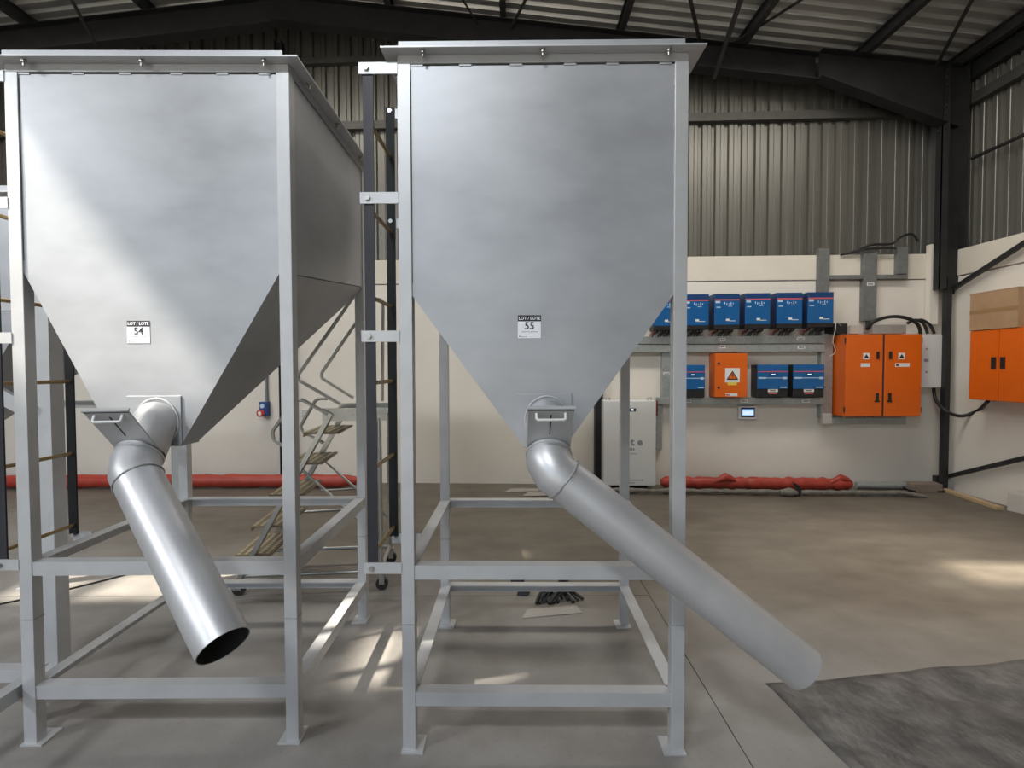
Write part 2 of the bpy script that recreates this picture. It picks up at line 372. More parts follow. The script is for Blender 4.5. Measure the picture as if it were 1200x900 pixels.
for x in (-11.8, -10.4, -9.0, -7.5, -6.0, -4.5, -3.15, -2.75, -1.5, -0.1, 1.35, 2.85, 4.3, 5.45):
    m = mb(); z = rz(x)+ROOF_OFF
    m.box(x-.035, x+.035, YF, 7.2, z-.020, z-.004).box(x-.035, x+.035, YF, 7.2, z-.15, z-.138).box(x-.006, x+.006, YF, 7.2, z-.14, z-.01)
    m.build('purlin', 'purlin_steel', ce)
# portal rafter against the back gable with haunch at the right column
def rafter(x0, x1, y, d0, d1, name='rafter'):
    m = mb(); W_ = .09
    for (xa, da, xb, db) in ((x0, d0, x1, d1),):
        m.hexa([(xa, y-.006, rz(xa)-da), (xb, y-.006, rz(xb)-db), (xb, y+.006, rz(xb)-db), (xa, y+.006, rz(xa)-da), (xa, y-.006, rz(xa)), (xb, y-.006, rz(xb)), (xb, y+.006, rz(xb)), (xa, y+.006, rz(xa))])
        for top in (0, 1):
            za, zb = (rz(xa), rz(xb)) if top else (rz(xa)-da, rz(xb)-db)
            m.hexa([(xa, y-W_, za-.012), (xb, y-W_, zb-.012), (xb, y+W_, zb-.012), (xa, y+W_, za-.012), (xa, y-W_, za), (xb, y-W_, zb), (xb, y+W_, zb), (xa, y+W_, za)])
    return m.build(name, 'dark_steel', ce)
rafter(XL, RIDGE_X, 6.86, .31, .31); rafter(RIDGE_X, 3.75, 6.80, .31, .31); rafter(3.75, 5.42, 6.72, .31, .74, 'haunch')
rafter(XL, RIDGE_X, 0.2, .31, .31); rafter(RIDGE_X, XR, 0.2, .31, .31)
# roof bracing rods and struts seen under the sheets
def brace(pa, ya, pb, yb, r=.016, name='brace'):
    mb().tube([at(*pa, ya), at(*pb, yb)], r, 6).build(name, 'purlin_steel', ce)
brace((860, 50), 6.78, (945, -4), 5.9); brace((837, 91), 6.78, (868, 0), 5.9, .03); brace((1098, 76), 6.7, (1141, -4), 5.6, .022)
brace((821, 52), 6.78, (808, -4), 6.0, .022); brace((112, 52), 6.8, (82, -4), 6.0, .02); brace((598, 34), 6.8, (618, -4), 6.2, .02); brace((560, 28), 6.8, (540, -4), 6.2, .014)

# ------------------------------------------------------------------ steel columns on the gable
def steel_column(px, w_, z1, label, y):
    p = at(px, 560, y); t = thing('steel_column', (p.x, y, 0), label, 'column')
    mb().box(-w_/2, w_/2, -.006, .006, 0, z1).build('web', 'dark_steel', t)
    mb().box(-w_/2, -w_/2+.01, -.06, .06, 0, z1).box(w_/2-.01, w_/2, -.06, .06, 0, z1).build('flange', 'dark_steel', t)
    mb().box(-w_/2-.03, w_/2+.03, -.09, .075, 0, .015).build('base_plate', 'dark_steel', t)
    return t
steel_column(335, .10, rz(-3)-.32, 'slim black gable column behind the hopper with lot 54, next to the wall socket', 7.20)
steel_column(701, .10, rz(1.2)-.32, 'slim black gable column just left of the white battery cabinet', 7.06)
cx = at(1113, 200, 6.72).x
tc_ = thing('steel_column', (cx+.02, 6.72, 0), 'heavy black corner column that meets the roof rafter above the white wall', 'column')
m = mb().box(-.12, .125, -.012, .012, 2.5, 5.2).box(-.12, -.105, -.1, .1, 2.5, 5.2).box(.11, .125, -.1, .1, 2.5, 5.2); m.build('column_shaft', 'dark_steel', tc_)
m = mb()
for k in range(9): m.cyl((-.12, -.06, 4.45+k*.085), (-1, 0, 0), .014, .018, 6).cyl((-.12, .06, 4.45+k*.085), (-1, 0, 0), .014, .018, 6)
m.build('bolt', 'purlin_steel', tc_)
mb().box(-.055, .005, -.05, .03, 0, 2.65).build('column_post', 'dark_steel', tc_, bevel=.003)
mb().box(-.16, .02, -.10, .06, 0, .02).build('base_plate', 'dark_steel', tc_)
for pa, pb, lab in (((1113, 341), (1240, 258), 'black diagonal brace rod on the right wall, above the cardboard box'), ((1100, 561), (1240, 527), 'black diagonal brace bar on the right wall, below the right orange cabinet')):
    a = onright(*pa, RX-.06); b = onright(*pb, RX-.10); b = a+(b-a)*2.2; b.x = RX-.10
    t = thing('wall_brace', a, lab, 'brace')
    mb().bar(a, b, .045, .045).build('brace_bar', 'dark_steel', t, world=True)
    mb().box(-.05, .03, -.04, .04, -.04, .04).build('cleat', 'dark_steel', t)

# ================================================================== HOPPERS
def norm(v): return Vector(v).normalized()
def lbar(m, a, b, w_, t_, inward):                      # angle iron: web outside, flange on top pointing inward
    a = Vector(a); b = Vector(b); n = Vector(inward)*w_; tt = Vector(inward)*t_; h = Vector((0, 0, w_)); z = Vector((0, 0, t_))
    m.hexa([a, b, b+tt, a+tt, a+h, b+h, b+tt+h, a+tt+h])
    m.hexa([a+tt+h-z, b+tt+h-z, b+n+h-z, a+n+h-z, a+tt+h, b+tt+h, b+n+h, a+n+h])
W, D = 1.078, 1.082; LG = .052
def make_hopper(name, loc, yaw, label, top, conef, coneb, botz, botx, bothw, mid, low, gate, number=None, seam=.52, ladder=None, leg=LG, outlet=True, group=None):
    t = thing(name, (loc[0], loc[1], 0), label, 'hopper', yaw, group)
    w2 = W/2
    def P(n_, mt, m_, bevel=0): return m_.build(n_, mt, t, bevel)
    # legs with foot plate and the welded splice
    for sx in (-1, 1):
        for yy_ in (0, D):
            m_ = mb().box(sx*w2-leg/2, sx*w2+leg/2, yy_-leg/2, yy_+leg/2, .006, top)
            lg_ = P('leg', 'frame_paint', m_, .002)
            yo = 1 if yy_ == 0 else -1
            x0, x1 = (sx*w2-leg/2-.006, sx*w2+leg/2+.03) if sx < 0 else (sx*w2-leg/2-.03, sx*w2+leg/2+.006)
            y0, y1 = (yy_-leg/2-.012, yy_+leg/2+.045) if yo > 0 else (yy_-leg/2-.045, yy_+leg/2+.012)
            mb().box(x0, x1, y0, y1, 0, .007).build('foot_plate', 'frame_paint', lg_)
            mb().box(sx*w2-leg/2-.0012, sx*w2+leg/2+.0012, yy_-leg/2-.0012, yy_+leg/2+.0012, seam, seam+.004).build('splice_weld', 'weld', lg_)
    # rails: angle iron on two levels, four sides
    hx = w2-leg/2; ra = .056
    for z in (mid, low):
        if z is None: continue
        zb = z-ra/2
        m_ = mb(); lbar(m_, (-hx, -leg/2+.004, zb), (hx, -leg/2+.004, zb), ra, .006, (0, 1, 0)); P('front_rail', 'frame_paint', m_)
        m_ = mb(); lbar(m_, (-hx, D+leg/2-.004, zb), (hx, D+leg/2-.004, zb), ra, .006, (0, -1, 0)); P('rear_rail', 'frame_paint', m_)
        for sx in (-1, 1):
            m_ = mb(); lbar(m_, (sx*(w2+leg/2-.004), leg/2, zb), (sx*(w2+leg/2-.004), D-leg/2, zb), ra, .006, (-sx, 0, 0)); P('side_rail', 'frame_paint', m_)
    # bin panels (sheet, slightly inside the leg faces)
    yf = -leg/2+.007; yb = D+leg/2-.007; xi = w2-leg/2+.001; xo = w2+leg/2-.007; th = .004
    bl, br = botx-bothw, botx+bothw
    P('front_panel', 'hopper_paint', mb().plate([(-xi, yf, top), (xi, yf, top), (xi, yf, conef), (br, yf, botz), (bl, yf, botz), (-xi, yf, conef)], (0, th, 0)))
    P('rear_panel', 'hopper_paint', mb().plate([(-xi, yb, top), (xi, yb, top), (xi, yb, coneb), (-xi, yb, coneb)], (0, -th, 0)))
    for sx, bx in ((-1, bl), (1, br)):
        P('side_panel', 'hopper_paint', mb().plate([(sx*xo, leg/2, top), (sx*xo, D-leg/2, top), (sx*xo, D-leg/2, coneb), (sx*xo, leg/2, conef)], (-sx*th, 0, 0)))
        P('cone_side', 'hopper_paint', mb().add([(sx*xi, yf+th, conef), (sx*xo, yb, coneb), (bx, yf+.12, botz), (bx, yf+th, botz), (sx*(xi-th), yf+th, conef+th), (sx*(xo-th), yb, coneb+th), (bx-sx*th, yf+.12, botz+th), (bx-sx*th, yf+th, botz+th)],
            [(0, 1, 2), (0, 2, 3), (4, 6, 5), (4, 7, 6), (0, 4, 5, 1), (1, 5, 6, 2), (2, 6, 7, 3), (3, 7, 4, 0)]))
    P('cone_back', 'hopper_paint', mb().plate([(-xo, yb, coneb), (xo, yb, coneb), (br, yf+.12, botz), (bl, yf+.12, botz)], (0, -.002, .004)))
    P('cone_floor', 'hopper_paint', mb().box(bl, br, yf, yf+.13, botz-.004, botz))
    # dark unwelded seams and stitch welds between sheet and frame
    m_ = mb().box(-xi-.001, -xi+.003, yf-.0015, yf+.002, conef+.05, top-.02).box(-xi, xi, yf-.0015, yf+.002, top-.006, top-.002); P('open_seam', 'gap', m_)
    for k in range(6):
        x = -xi+.04+k*(2*xi-.08)/5+random.uniform(-.02, .02); P('stitch_weld', 'hopper_paint', mb().box(x-.024, x+.024, yf-.003, yf+.002, top-.009, top+.002), .001)
    for k in range(4):
        z = top-.05-k*.17-random.uniform(0, .02); P('stitch_weld', 'hopper_paint', mb().box(xi-.004, xi+.004, yf-.004, yf+.002, z-.028, z), .001)
    # rim: angle flange all round with bolts, collar of the lid above
    fo = .052; zt = top+.032
    e0, e1 = w2+leg/2, w2+leg/2+fo; a0, a1 = -leg/2, -leg/2-fo; b0, b1 = D+leg/2, D+leg/2+fo
    P('rim_web', 'frame_paint', mb().box(-e0, e0, a0, a0+.005, top, zt).box(-e0, e0, b0-.005, b0, top, zt).box(-e0, -e0+.005, a0, b0, top, zt).box(e0-.005, e0, a0, b0, top, zt), .001)
    for nm, pts in (('front', [(-e0, a0), (e0, a0), (e1, a1), (-e1, a1)]), ('rear', [(-e0, b0), (e0, b0), (e1, b1), (-e1, b1)]), ('left', [(-e0, a0), (-e0, b0), (-e1, b1), (-e1, a1)]), ('right', [(e0, a0), (e0, b0), (e1, b1), (e1, a1)])):
        P('rim_flange', 'frame_paint', mb().plate([(x, y, zt+(.006 if abs(abs(x)-e1) < 1e-6 and False else 0)) for x, y in pts], (0, 0, .006)))
    P('lid_collar', 'hopper_paint', mb().box(-e0+.01, e0+-.02, a0-.018, a0-.010, zt+.006, zt+.042).box(-e0+.01, e0-.02, b0, b0+.008, zt+.006, zt+.03).box(-e0, -e0+.008, a0, b0, zt+.006, zt+.03).box(e0-.008, e0, a0, b0, zt+.006, zt+.03))
    P('lid', 'hopper_paint', mb().box(-e0, e0, a0, b0, zt+.02, zt+.026))
    bolts = [(-w2+.08, a0-.03), (0, a0-.03), (w2-.06, a0-.03)]+[(sx*(e0+.028), y) for sx in (-1, 1) for y in (.12, .5, .92)]
    for x, y in bolts: P('bolt', 'bolt_steel', mb().cyl((x, y, zt-.026), (0, 0, 1), .005, .028, 8).cyl((x, y, zt-.012), (0, 0, 1), .011, .012, 6))
    # ladder bolted to the left side: two flat bars and round rungs
    if ladder is not None:
        lx, br_z, y1_ = ladder
        f0, f1 = -.018, .345
        P('ladder_stringer', 'blue_steel', mb().box(lx-.020, lx+.020, f0-.004, f0+.004, br_z[-1]-.005, br_z[0]+.005))
        P('ladder_stringer', 'black_steel', mb().box(lx-.020, lx+.020, f1-.004, f1+.004, br_z[-1]+.012, br_z[0]+.025))
        for z in br_z:
            b_ = P('ladder_bracket', 'frame_paint', mb().box(lx-.034, -w2-leg/2+.002, f0-.011, f0-.005, z-.022, z+.022))
            mb().cyl((lx-.004, f0-.011, z), (0, -1, 0), .011, .009, 6).build('bolt', 'bolt_steel', b_)
            if z < 1.5 or z > 2.0: P('ladder_bracket', 'frame_paint', mb().box(lx-.01, -w2-leg/2+.01, f1+.005, f1+.011, z-.022, z+.022))
            P('bolt', 'aluminium', mb().cyl((lx, f1-.004, z+.008), (0, -1, 0), .010, .008, 6))
        n = int((br_z[0]-br_z[-1])/.342)
        for k in range(n+1):
            z = br_z[-1]+.055+k*.342
            if z < br_z[0]-.05: P('ladder_rung', 'rung_steel', mb().tube([(lx, f0, z), (lx, f1, z)], .0085, 8))
    if not outlet: return t
    # outlet: doubler plate, stub, slide gate with handle, elbow and chute pipe
    ox, oz, phi, chute = gate
    C = Vector((ox, yf, oz)); rad = .084
    x0, x1, zt_ = ox-.122, ox+.098, oz+.108
    zl = botz+(conef-botz)*max(0, bl-x0)/(bl+xi); zr = botz+(conef-botz)*max(0, x1-br)/(xi-br)
    op = [(x0, zt_), (x1, zt_), (x1, zr)]+([(br, botz)] if x1 > br else [])+([(bl, botz)] if x0 < bl else [])+[(x0, zl)]
    P('outlet_plate', 'hopper_paint', mb().plate([(x, yf-.006, z) for x, z in op], (0, .006, 0)), .0015)
    s, c = math.sin(phi), math.cos(phi); q = math.sqrt(.5)
    a1 = Vector((q*s, -q, -q*c)); e = Vector((-q*s, -q, q*c)); sd = a1.cross(e).normalized()
    st = C-a1*.03; g0 = C+a1*.150
    m_ = mb(); m_.tube([C+Vector((0, .02, 0)), C+Vector((0, -.012, 0)), C+Vector((0, -.03, -.012)), g0], rad, 32, caps=False); P('outlet_stub', 'pipe_paint', m_)
    ring = [C+Vector((math.cos(k*math.pi/18)*(rad+.004), -.008, math.sin(k*math.pi/18)*(rad+.010)*1.04)) for k in range(37)]
    P('stub_weld', 'frame_paint', mb().tube(ring, .004, 6, caps=False))
    m_ = mb(); hw = .080
    top_e = .250
    m_.plate([g0-sd*hw+e*top_e]+[g0-sd*math.cos(k*math.pi/16)*hw-e*math.sin(k*math.pi/16)*.088 for k in range(17)]+[g0+sd*hw+e*top_e], a1*.005)
    gp = P('slide_gate', 'frame_paint', m_)
    P('gate_shadow_ring', 'gap', mb().tube([g0+a1*.005, g0+a1*.011], rad-.001, 36)); P('gate_flange', 'pipe_paint', mb().tube([g0+a1*.010, g0+a1*.018], rad+.003, 36))  # dark ring paints the shadow line between gate and flange
    m2 = mb().plate([g0-sd*(hw+.003)+e*(top_e-.002)-a1*.006, g0+sd*(hw+.003)+e*(top_e-.002)-a1*.006, g0+sd*(hw+.003)+e*(top_e+.004)-a1*.006, g0-sd*(hw+.003)+e*(top_e+.004)-a1*.006], a1*.013); m2.build('gate_lip', 'frame_paint', gp)
    m2 = mb().plate([g0-sd*hw+e*(top_e-.008)+a1*.005, g0+sd*hw+e*(top_e-.008)+a1*.005, g0+sd*hw+e*(top_e-.002)+a1*.005, g0-sd*hw+e*(top_e-.002)+a1*.005], a1*.001); m2.build('gate_dark_line', 'gap', gp)  # dark strip paints the shadow gap below the gate lip
    hb = g0+e*(top_e-.022)+a1*.004; hd = a1*.024-e*.008
    m2 = mb().tube([hb-sd*.050, hb-sd*.050+hd*.8, hb-sd*.044+hd, hb+sd*.044+hd, hb+sd*.050+hd*.8, hb+sd*.050], .0052, 8); m2.build('gate_handle', 'white_enamel', gp)
    m2 = mb().plate([g0-sd*.003+e*(top_e-.03)+a1*.005, g0+sd*.003+e*(top_e-.03)+a1*.005, g0+sd*.002+e*(top_e-.14)+a1*.005, g0-sd*.002+e*(top_e-.14)+a1*.005], a1*.001); m2.build('gate_dark_line', 'gap', gp)
    J = C+a1*.225
    E_ = Vector(chute); d = (E_-J).normalized()
    mid_d = (a1+d).normalized()
    p1 = g0+a1*.012; j1 = J-a1*.03; j2 = J+mid_d*.03 if False else J+d*.03
    seam_p = J+d*.068
    m_ = mb().tube([p1, j1, j2, seam_p], rad, 36, caps=False); P('elbow', 'pipe_paint', m_)
    # collar weld round the joint
    u_ = d.cross(Vector((0, 0, 1))).normalized(); v_ = d.cross(u_)
    ring = [seam_p+(u_*math.cos(k*math.pi/18)+v_*math.sin(k*math.pi/18))*(rad+.0005)+d*random.uniform(-.0015, .0015) for k in range(36)]; ring.append(ring[0])
    P('pipe_weld', 'weld', mb().tube(ring, .0038, 6, caps=False))
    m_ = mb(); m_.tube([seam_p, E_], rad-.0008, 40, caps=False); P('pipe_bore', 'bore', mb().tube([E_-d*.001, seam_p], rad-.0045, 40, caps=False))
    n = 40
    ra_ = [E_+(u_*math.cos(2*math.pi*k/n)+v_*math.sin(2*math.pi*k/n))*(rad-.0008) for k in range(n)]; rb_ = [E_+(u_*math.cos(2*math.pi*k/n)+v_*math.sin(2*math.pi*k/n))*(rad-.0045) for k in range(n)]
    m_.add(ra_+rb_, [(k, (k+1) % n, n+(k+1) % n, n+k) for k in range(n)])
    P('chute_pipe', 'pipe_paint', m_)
    # lot sticker
    if number:
        sx_, sz_, num = number; sw = .092; y = yf
        sk = P('lot_sticker', 'paper', mb().box(sx_-sw/2, sx_+sw/2, y-.0010, y, sz_-.046, sz_+.046))
        mb().box(sx_-sw/2, sx_+sw/2, y-.0014, y-.001, sz_+.022, sz_+.046).build('sticker_header', 'ink', sk)
        text_mesh('LOT / LOTE', .0165, 'lettering', 'paper', sk, Matrix.Translation((sx_, y-.0018, sz_+.0335)) @ FRONT, bold=.0003)
        text_mesh(num, .040, 'lettering', 'ink', sk, Matrix.Translation((sx_, y-.0015, sz_+.0035)) @ FRONT, bold=.0003)
        m_ = mb()
        for k in range(10):
            x = sx_-.030+k*.0062+(.002 if k > 4 else 0); m_.box(x, x+.0048, y-.0013, y-.001, sz_-.0205, sz_-.0175)
        for k in range(4): m_.box(sx_-.034+k*.006, sx_-.030+k*.006, y-.0013, y-.001, sz_-.040, sz_-.037)
        m_.box(sx_-.041, sx_-.036, y-.0013, y-.001, sz_-.040, sz_-.034)
        m_.build('small_print', 'grey_ink', sk)
        mb().box(sx_+sw/2-.0012, sx_+sw/2, y-.0013, y-.001, sz_-.046, sz_+.022).box(sx_-sw/2, sx_+sw/2, y-.0013, y-.001, sz_-.046, sz_-.0445).build('sticker_border', 'grey_ink', sk)
    return t
def loc_of(H, p):                                       # world point -> hopper frame
    return PMH[H].inverted() @ Vector(p)
PMH = {'A': Matrix.Translation((-1.4519, 2.2196, 0)) @ Matrix.Rotation(.0077, 4, 'Z'), 'B': Matrix.Translation((.1213, 2.1598, 0)) @ Matrix.Rotation(-.0115, 4, 'Z')}
yA, yB_ = 2.195, 2.135
def lf(H, px, py, y): return loc_of(H, at(px, py, y))
g = lf('B', 641, 493, 2.135); n_ = lf('B', 620.5, 383, 2.135); e = lf('B', 941, 783, 1.93)
make_hopper('feed_hopper', (.1213, 2.1598), -.0115, 'silver painted steel feed hopper with lot 55 sticker and its chute pointing right', 2.731, 1.835, 2.03, 1.236, lf('B', 638, 520, 2.135).x, .082, .7313, .2157,
            (g.x, g.z, 0.0, e), (n_.x, n_.z, '55'), ladder=(-.680, (2.714, 2.215, 1.675, .751), 0))
g = lf('A', 184, 495, 2.195); n_ = lf('A', 161.5, 389, 2.195); e = lf('A', 262, 757, 1.68)
make_hopper('feed_hopper', (-1.4519, 2.2196), .0077, 'silver painted steel feed hopper with lot 54 sticker and its open chute pointing down', 2.731, 1.937, 2.04, 1.238, lf('A', 174, 520, 2.195).x, .13, .7313, .2157,
            (g.x, g.z, R(1), e), (n_.x, n_.z, '54'), ladder=(-.635, (2.714, 2.215, 1.675, .751), 0))
# smaller bin behind lot 54 on the left, thick square legs
make_hopper('storage_bin', (-2.90, 2.76), 0.0, 'shorter grey steel bin on thick square legs behind lot 54, at the left edge', 2.38, 1.89, 2.00, 1.20, 0, .10, 1.87, None, None, leg=.085, outlet=False)
BN = bpy.data.objects['storage_bin']
m = mb(); lbar(m, (-.5, D+.04, 1.27), (.5, D+.04, 1.27), .056, .006, (0, -1, 0)); m.build('rear_rail', 'frame_paint', BN)
mb().bar((-.50, -.05, 1.885), (.50, -.05, 1.33), .03, .07).build('diagonal_brace', 'frame_paint', BN)

# low frame of angle iron by the left foot of lot 54
t = thing('angle_iron_frame', (-2.06, 2.31, 0), 'low grey angle iron floor frame left of the front foot of lot 54', 'frame')
m = mb(); lbar(m, (-1.9, 0, .19), (0, 0, .19), .056, .006, (0, 1, 0)); m.build('rear_rail', 'frame_paint', t)
m = mb(); lbar(m, (0.03, -.9, .19), (0.03, -.03, .19), .056, .006, (-1, 0, 0)); m.build('side_rail', 'frame_paint', t)
for x, y in ((-.045, .03), (-1.9, 0), (.03, -.93)): mb().box(x-.02, x+.02, y-.02, y+.02, 0, .246 if x > -.5 else .246).build('leg', 'frame_paint', t)

# ================================================================== ROLLING STEPS
SB = Vector((-1.90, 3.66, 0)); SA = math.atan(.10)
t = thing('rolling_step_ladder', SB, 'aluminium rolling warehouse steps with brown chequer treads and tube handrails behind lot 54', 'step ladder', SA)
WID = .52
for y in (0, WID):
    mb().bar((0.0, y, .05), (.66, y, 1.24), .03, .075, up=(0, 1, 0)).build('stringer', 'aluminium', t)
for k, z in enumerate((.27, .465, .68, .895, 1.105)):
    x = .66*(z-.05)/1.19
    tr = mb().box(x-.12, x+.12, .015, WID-.015, z-.012, z).build('tread', 'chequer_tread', t)
    m = mb()
    for i in range(5):
        for j in range(11): m.box(x-.112+i*.048, x-.092+i*.048, .03+j*.043, .055+j*.043, z, z+.003)
    o_ = m.build('tread_studs', 'tread_stud', tr); tag(o_, kind='stuff')
    mb().box(x-.122, x-.118, .015, WID-.015, z-.03, z+.001).build('nosing', 'rung_steel', tr)
mb().box(.60, 1.02, 0, WID, 1.225, 1.245).build('platform_deck', 'aluminium', t)
pe = mb().box(.60, 1.03, -.012, 0, 1.185, 1.275).build('platform_skirt', 'aluminium', t)
for x in (.66, .80, .96): mb().cyl((x, -.012, 1.23), (0, -1, 0), .010, .006, 8).build('bolt', 'bolt_steel', pe)
mb().box(.60, 1.03, WID, WID+.012, 1.185, 1.275).build('platform_skirt', 'aluminium', t)
for y in (0, WID):
    mb().tube([(.98, y, 1.2), (.985, y, .12)], .016, 8).build('rear_leg', 'aluminium', t)
    mb().tube([(.02, y, .13), (.98, y, .13)], .014, 8).build('base_tube', 'aluminium', t)
    mb().tube([(.45, y, .86), (.98, y, .35)], .010, 8).build('stay', 'aluminium', t)
mb().tube([(.98, 0, .13), (.98, WID, .13)], .014, 8).build('base_tube', 'aluminium', t)
def rail(pix, y, r=.0125, dy=0.0):
    P_ = [at(a, b, y+dy*i) for i, (a, b) in enumerate(pix)]
    # round the corners
    Q = [P_[0]]
    for i in range(1, len(P_)-1):
        a, b, c = P_[i-1], P_[i], P_[i+1]; f = min(.05, (b-a).length*.4, (c-b).length*.4)
        u0 = b+(a-b).normalized()*f; u1 = b+(c-b).normalized()*f
        for s_ in (0, .25, .5, .75, 1): Q.append(u0*(1-s_)**2+b*2*s_*(1-s_)+u1*s_*s_)
    Q.append(P_[-1]); return mb().tube(Q, r, 8).build('handrail', 'aluminium', t, world=True)
rail([(398, 473), (351, 446), (349, 440), (398, 371), (424, 333), (428, 333), (428, 470)], 3.73)
rail([(414, 466), (377, 443), (377, 437), (422, 371), (436, 351), (449, 351), (448, 470)], 4.22)
rail([(384, 485), (350, 466), (336, 482), (319, 506), (321, 516), (344, 530)], 3.69)
rail([(384, 467), (371, 467), (352, 500), (356, 507), (379, 519)], 4.18)
for x, y in ((.03, 0), (.03, WID), (.99, 0), (.99, WID)):
    cs = mb().box(x-.018, x+.018, y-.026, y-.022, .04, .11).box(x-.018, x+.018, y+.022, y+.026, .04, .11).box(x-.02, x+.02, y-.026, y+.026, .105, .12).build('caster', 'bolt_steel', t)
    mb().cyl((x, y-.018, .042), (0, 1, 0), .042, .036, 16).build('wheel', 'rubber', cs)

# ================================================================== WALL EQUIPMENT
def wthing(name, label, cat, rect, off, group=None):
    """thing on the back wall; rect = pixels of its front face, off = distance of that face from the wall. Local: x right, -y out of the wall, z up, origin bottom centre at the wall."""
    px0, py0, px1, py1 = rect
    u0, _ = onwall(px0, py0, off); u1, _ = onwall(px1, py1, off); z1 = onwall((px0+px1)/2, py0, off)[1]; z0 = onwall((px0+px1)/2, py1, off)[1]
    o = thing(name, WALL @ Vector(((u0+u1)/2, 0, z0)), label, cat, WA, group)
    return o, (u1-u0)/2, z1-z0
# galvanised trunking
TR = .10
def trunk(label, rect, depth, horizontal=True, marks=(), gap_=0.0, mt='galvanised'):
    t, hw, h = wthing('cable_trunking', label, 'cable trunking', rect, depth+gap_)
    mb().box(-hw, hw, -depth-gap_, -gap_-.001, 0, h).build('trunking_body', mt, t, bevel=.003)
    if horizontal: mb().box(-hw+.003, hw-.003, -depth-gap_-.003, -depth-gap_, h*.08, h*.92).build('trunking_lid', mt, t)
    else: mb().box(-hw*.9, hw*.9, -depth-gap_-.003, -depth-gap_, .004, h-.004).build('trunking_lid', mt, t)
    for px, py in marks:
        uu, zz = onwall(px, py, depth+gap_); q = WALLI @ t.location; x = uu-q.x; z = zz-q.z
        lb = mb().box(x-.045, x+.045, -depth-gap_-.005, -depth-gap_-.002, z-.018, z+.018).build('label_plate', 'off_white_print', t)
        m = mb()
        for k in range(4): m.box(x-.032+k*.017, x-.020+k*.017, -depth-gap_-.0056, -depth-gap_-.005, z-.008, z+.008)
        m.build('label_print', 'ink', lb)
    return t
trunk('upper run of the double galvanised cable trunking under the row of six blue inverters', (722, 393.6, 967, 403.0), .12, marks=((846, 398), (938, 397)))
trunk('lower run of the double galvanised cable trunking, directly above the small orange box', (722, 403.8, 967, 412.8), .12, marks=((846, 406.5), (939, 407)))
trunk('galvanised cable trunking below the blue and black charger boxes', (771, 466, 966, 474), .12, marks=((806, 470), (872, 470), (944, 470)))
trunk('short upright galvanised trunking left of the lot 55 front leg, above the battery cabinet', (776, 413, 787, 466), .08, False, marks=((781.5, 438),))
trunk('upright galvanised trunking hanging behind the right side of the battery cabinet', (767, 474, 776, 527), .06, False)
trunk('upright galvanised trunking between the charger boxes and the large orange cabinet', (963, 391, 975, 490), .10, False)
trunk('short upright galvanised trunking at the wall top, leftmost of three', (960, 291, 972, 345), .08, False, mt='trunk_grey')
trunk('tall upright galvanised trunking at the wall top, middle of three', (1013, 287, 1027, 376), .09, False, marks=((1020, 333),), mt='trunk_grey')
trunk('short upright galvanised trunking at the wall top, rightmost of three', (1052, 289, 1064, 321), .08, False, mt='trunk_grey')
trunk('horizontal galvanised trunking linking the three upright ones at the wall top', (964, 322, 1064, 327), .07, mt='trunk_grey')
trunk('horizontal galvanised trunking under the large orange cabinet', (975, 489, 1062, 497), .07)
t, hw, h = wthing('wall_pilaster', 'narrow white plastered pier at the right end of the back wall', 'pier', (1091, 286, 1099, 380), .10)
mb().box(-hw, hw, -.10, -.015, 0, h).build('pier_body', 'wall_plaster', t, bevel=.004)

# cables on the wall top and between boxes
def cable(label, pts, r, material='rubber', cat='cable', name='cable', group=None):
    Q = []
    P_ = [Vector(p) for p in pts]
    for i in range(len(P_)-1):                          # catmull-rom
        p0 = P_[max(i-1, 0)]; p1 = P_[i]; p2 = P_[i+1]; p3 = P_[min(i+2, len(P_)-1)]
        for k in range(6):
            s_ = k/6; Q.append(.5*((2*p1)+(p2-p0)*s_+(2*p0-5*p1+4*p2-p3)*s_*s_+(3*p1-p0-3*p2+p3)*s_**3))
    Q.append(P_[-1]); base = Q[0]
    o = mb().tube([q-base for q in Q], r, 8).build(name, material); o.location = base
    return tag(o, label, cat, group)
def wp(px, py, off): uu, zz = onwall(px, py, off); return WALL @ Vector((uu, -off, zz))
cable('thick black cable arching from the wall top trunking over the large orange cabinet', [wp(1018, 374, .05), wp(1016, 385, .15), wp(1022, 378, .22), wp(1034, 373, .22), wp(1050, 371, .22), wp(1066, 374, .22), wp(1076, 381, .2), wp(1079, 392, .18)], .022)
cable('black cable looping behind the white box, left of two', [wp(1063, 379, .12), wp(1072, 375, .14), wp(1082, 379, .14), wp(1087, 391, .14)], .018)
cable('black cable looping into the top of the white box, right of two', [wp(1070, 377, .1), wp(1080, 375, .12), wp(1090, 381, .12), wp(1095, 391, .12)], .018)
cable('thin black cable lying along the wall top beneath the roof column', [wp(992, 298, .05), wp(1005, 293, .06), wp(1020, 287, .13), wp(1044, 286, .1), wp(1052, 280, .1), wp(1062, 275, .08), wp(1070, 275, .06), wp(1076, 283, .05)], .014)
cable('second thin black cable dropping over the wall top, further left', [wp(985, 299, .04), wp(1000, 296, .05), wp(1013, 292, .12), wp(1030, 291, .11), wp(1050, 291, .10)], .012)
rc_end = onright(1158, 470, RX-.14)
cable('black cable sagging from the white box to the right orange cabinet', [wp(1094, 454, .14), wp(1097, 469, .22), at(1109, 482, 6.56), at(1127, 487.5, 6.52), at(1146, 481, 6.40), rc_end], .020)
cable('thin white wire dangling along the left side of the large orange cabinet', [wp(986, 382, .215), wp(980, 378, .28), wp(979, 386, .32), wp(976, 400, .33), wp(979, 412, .33), wp(972, 418, .30)], .005, 'pvc_white')

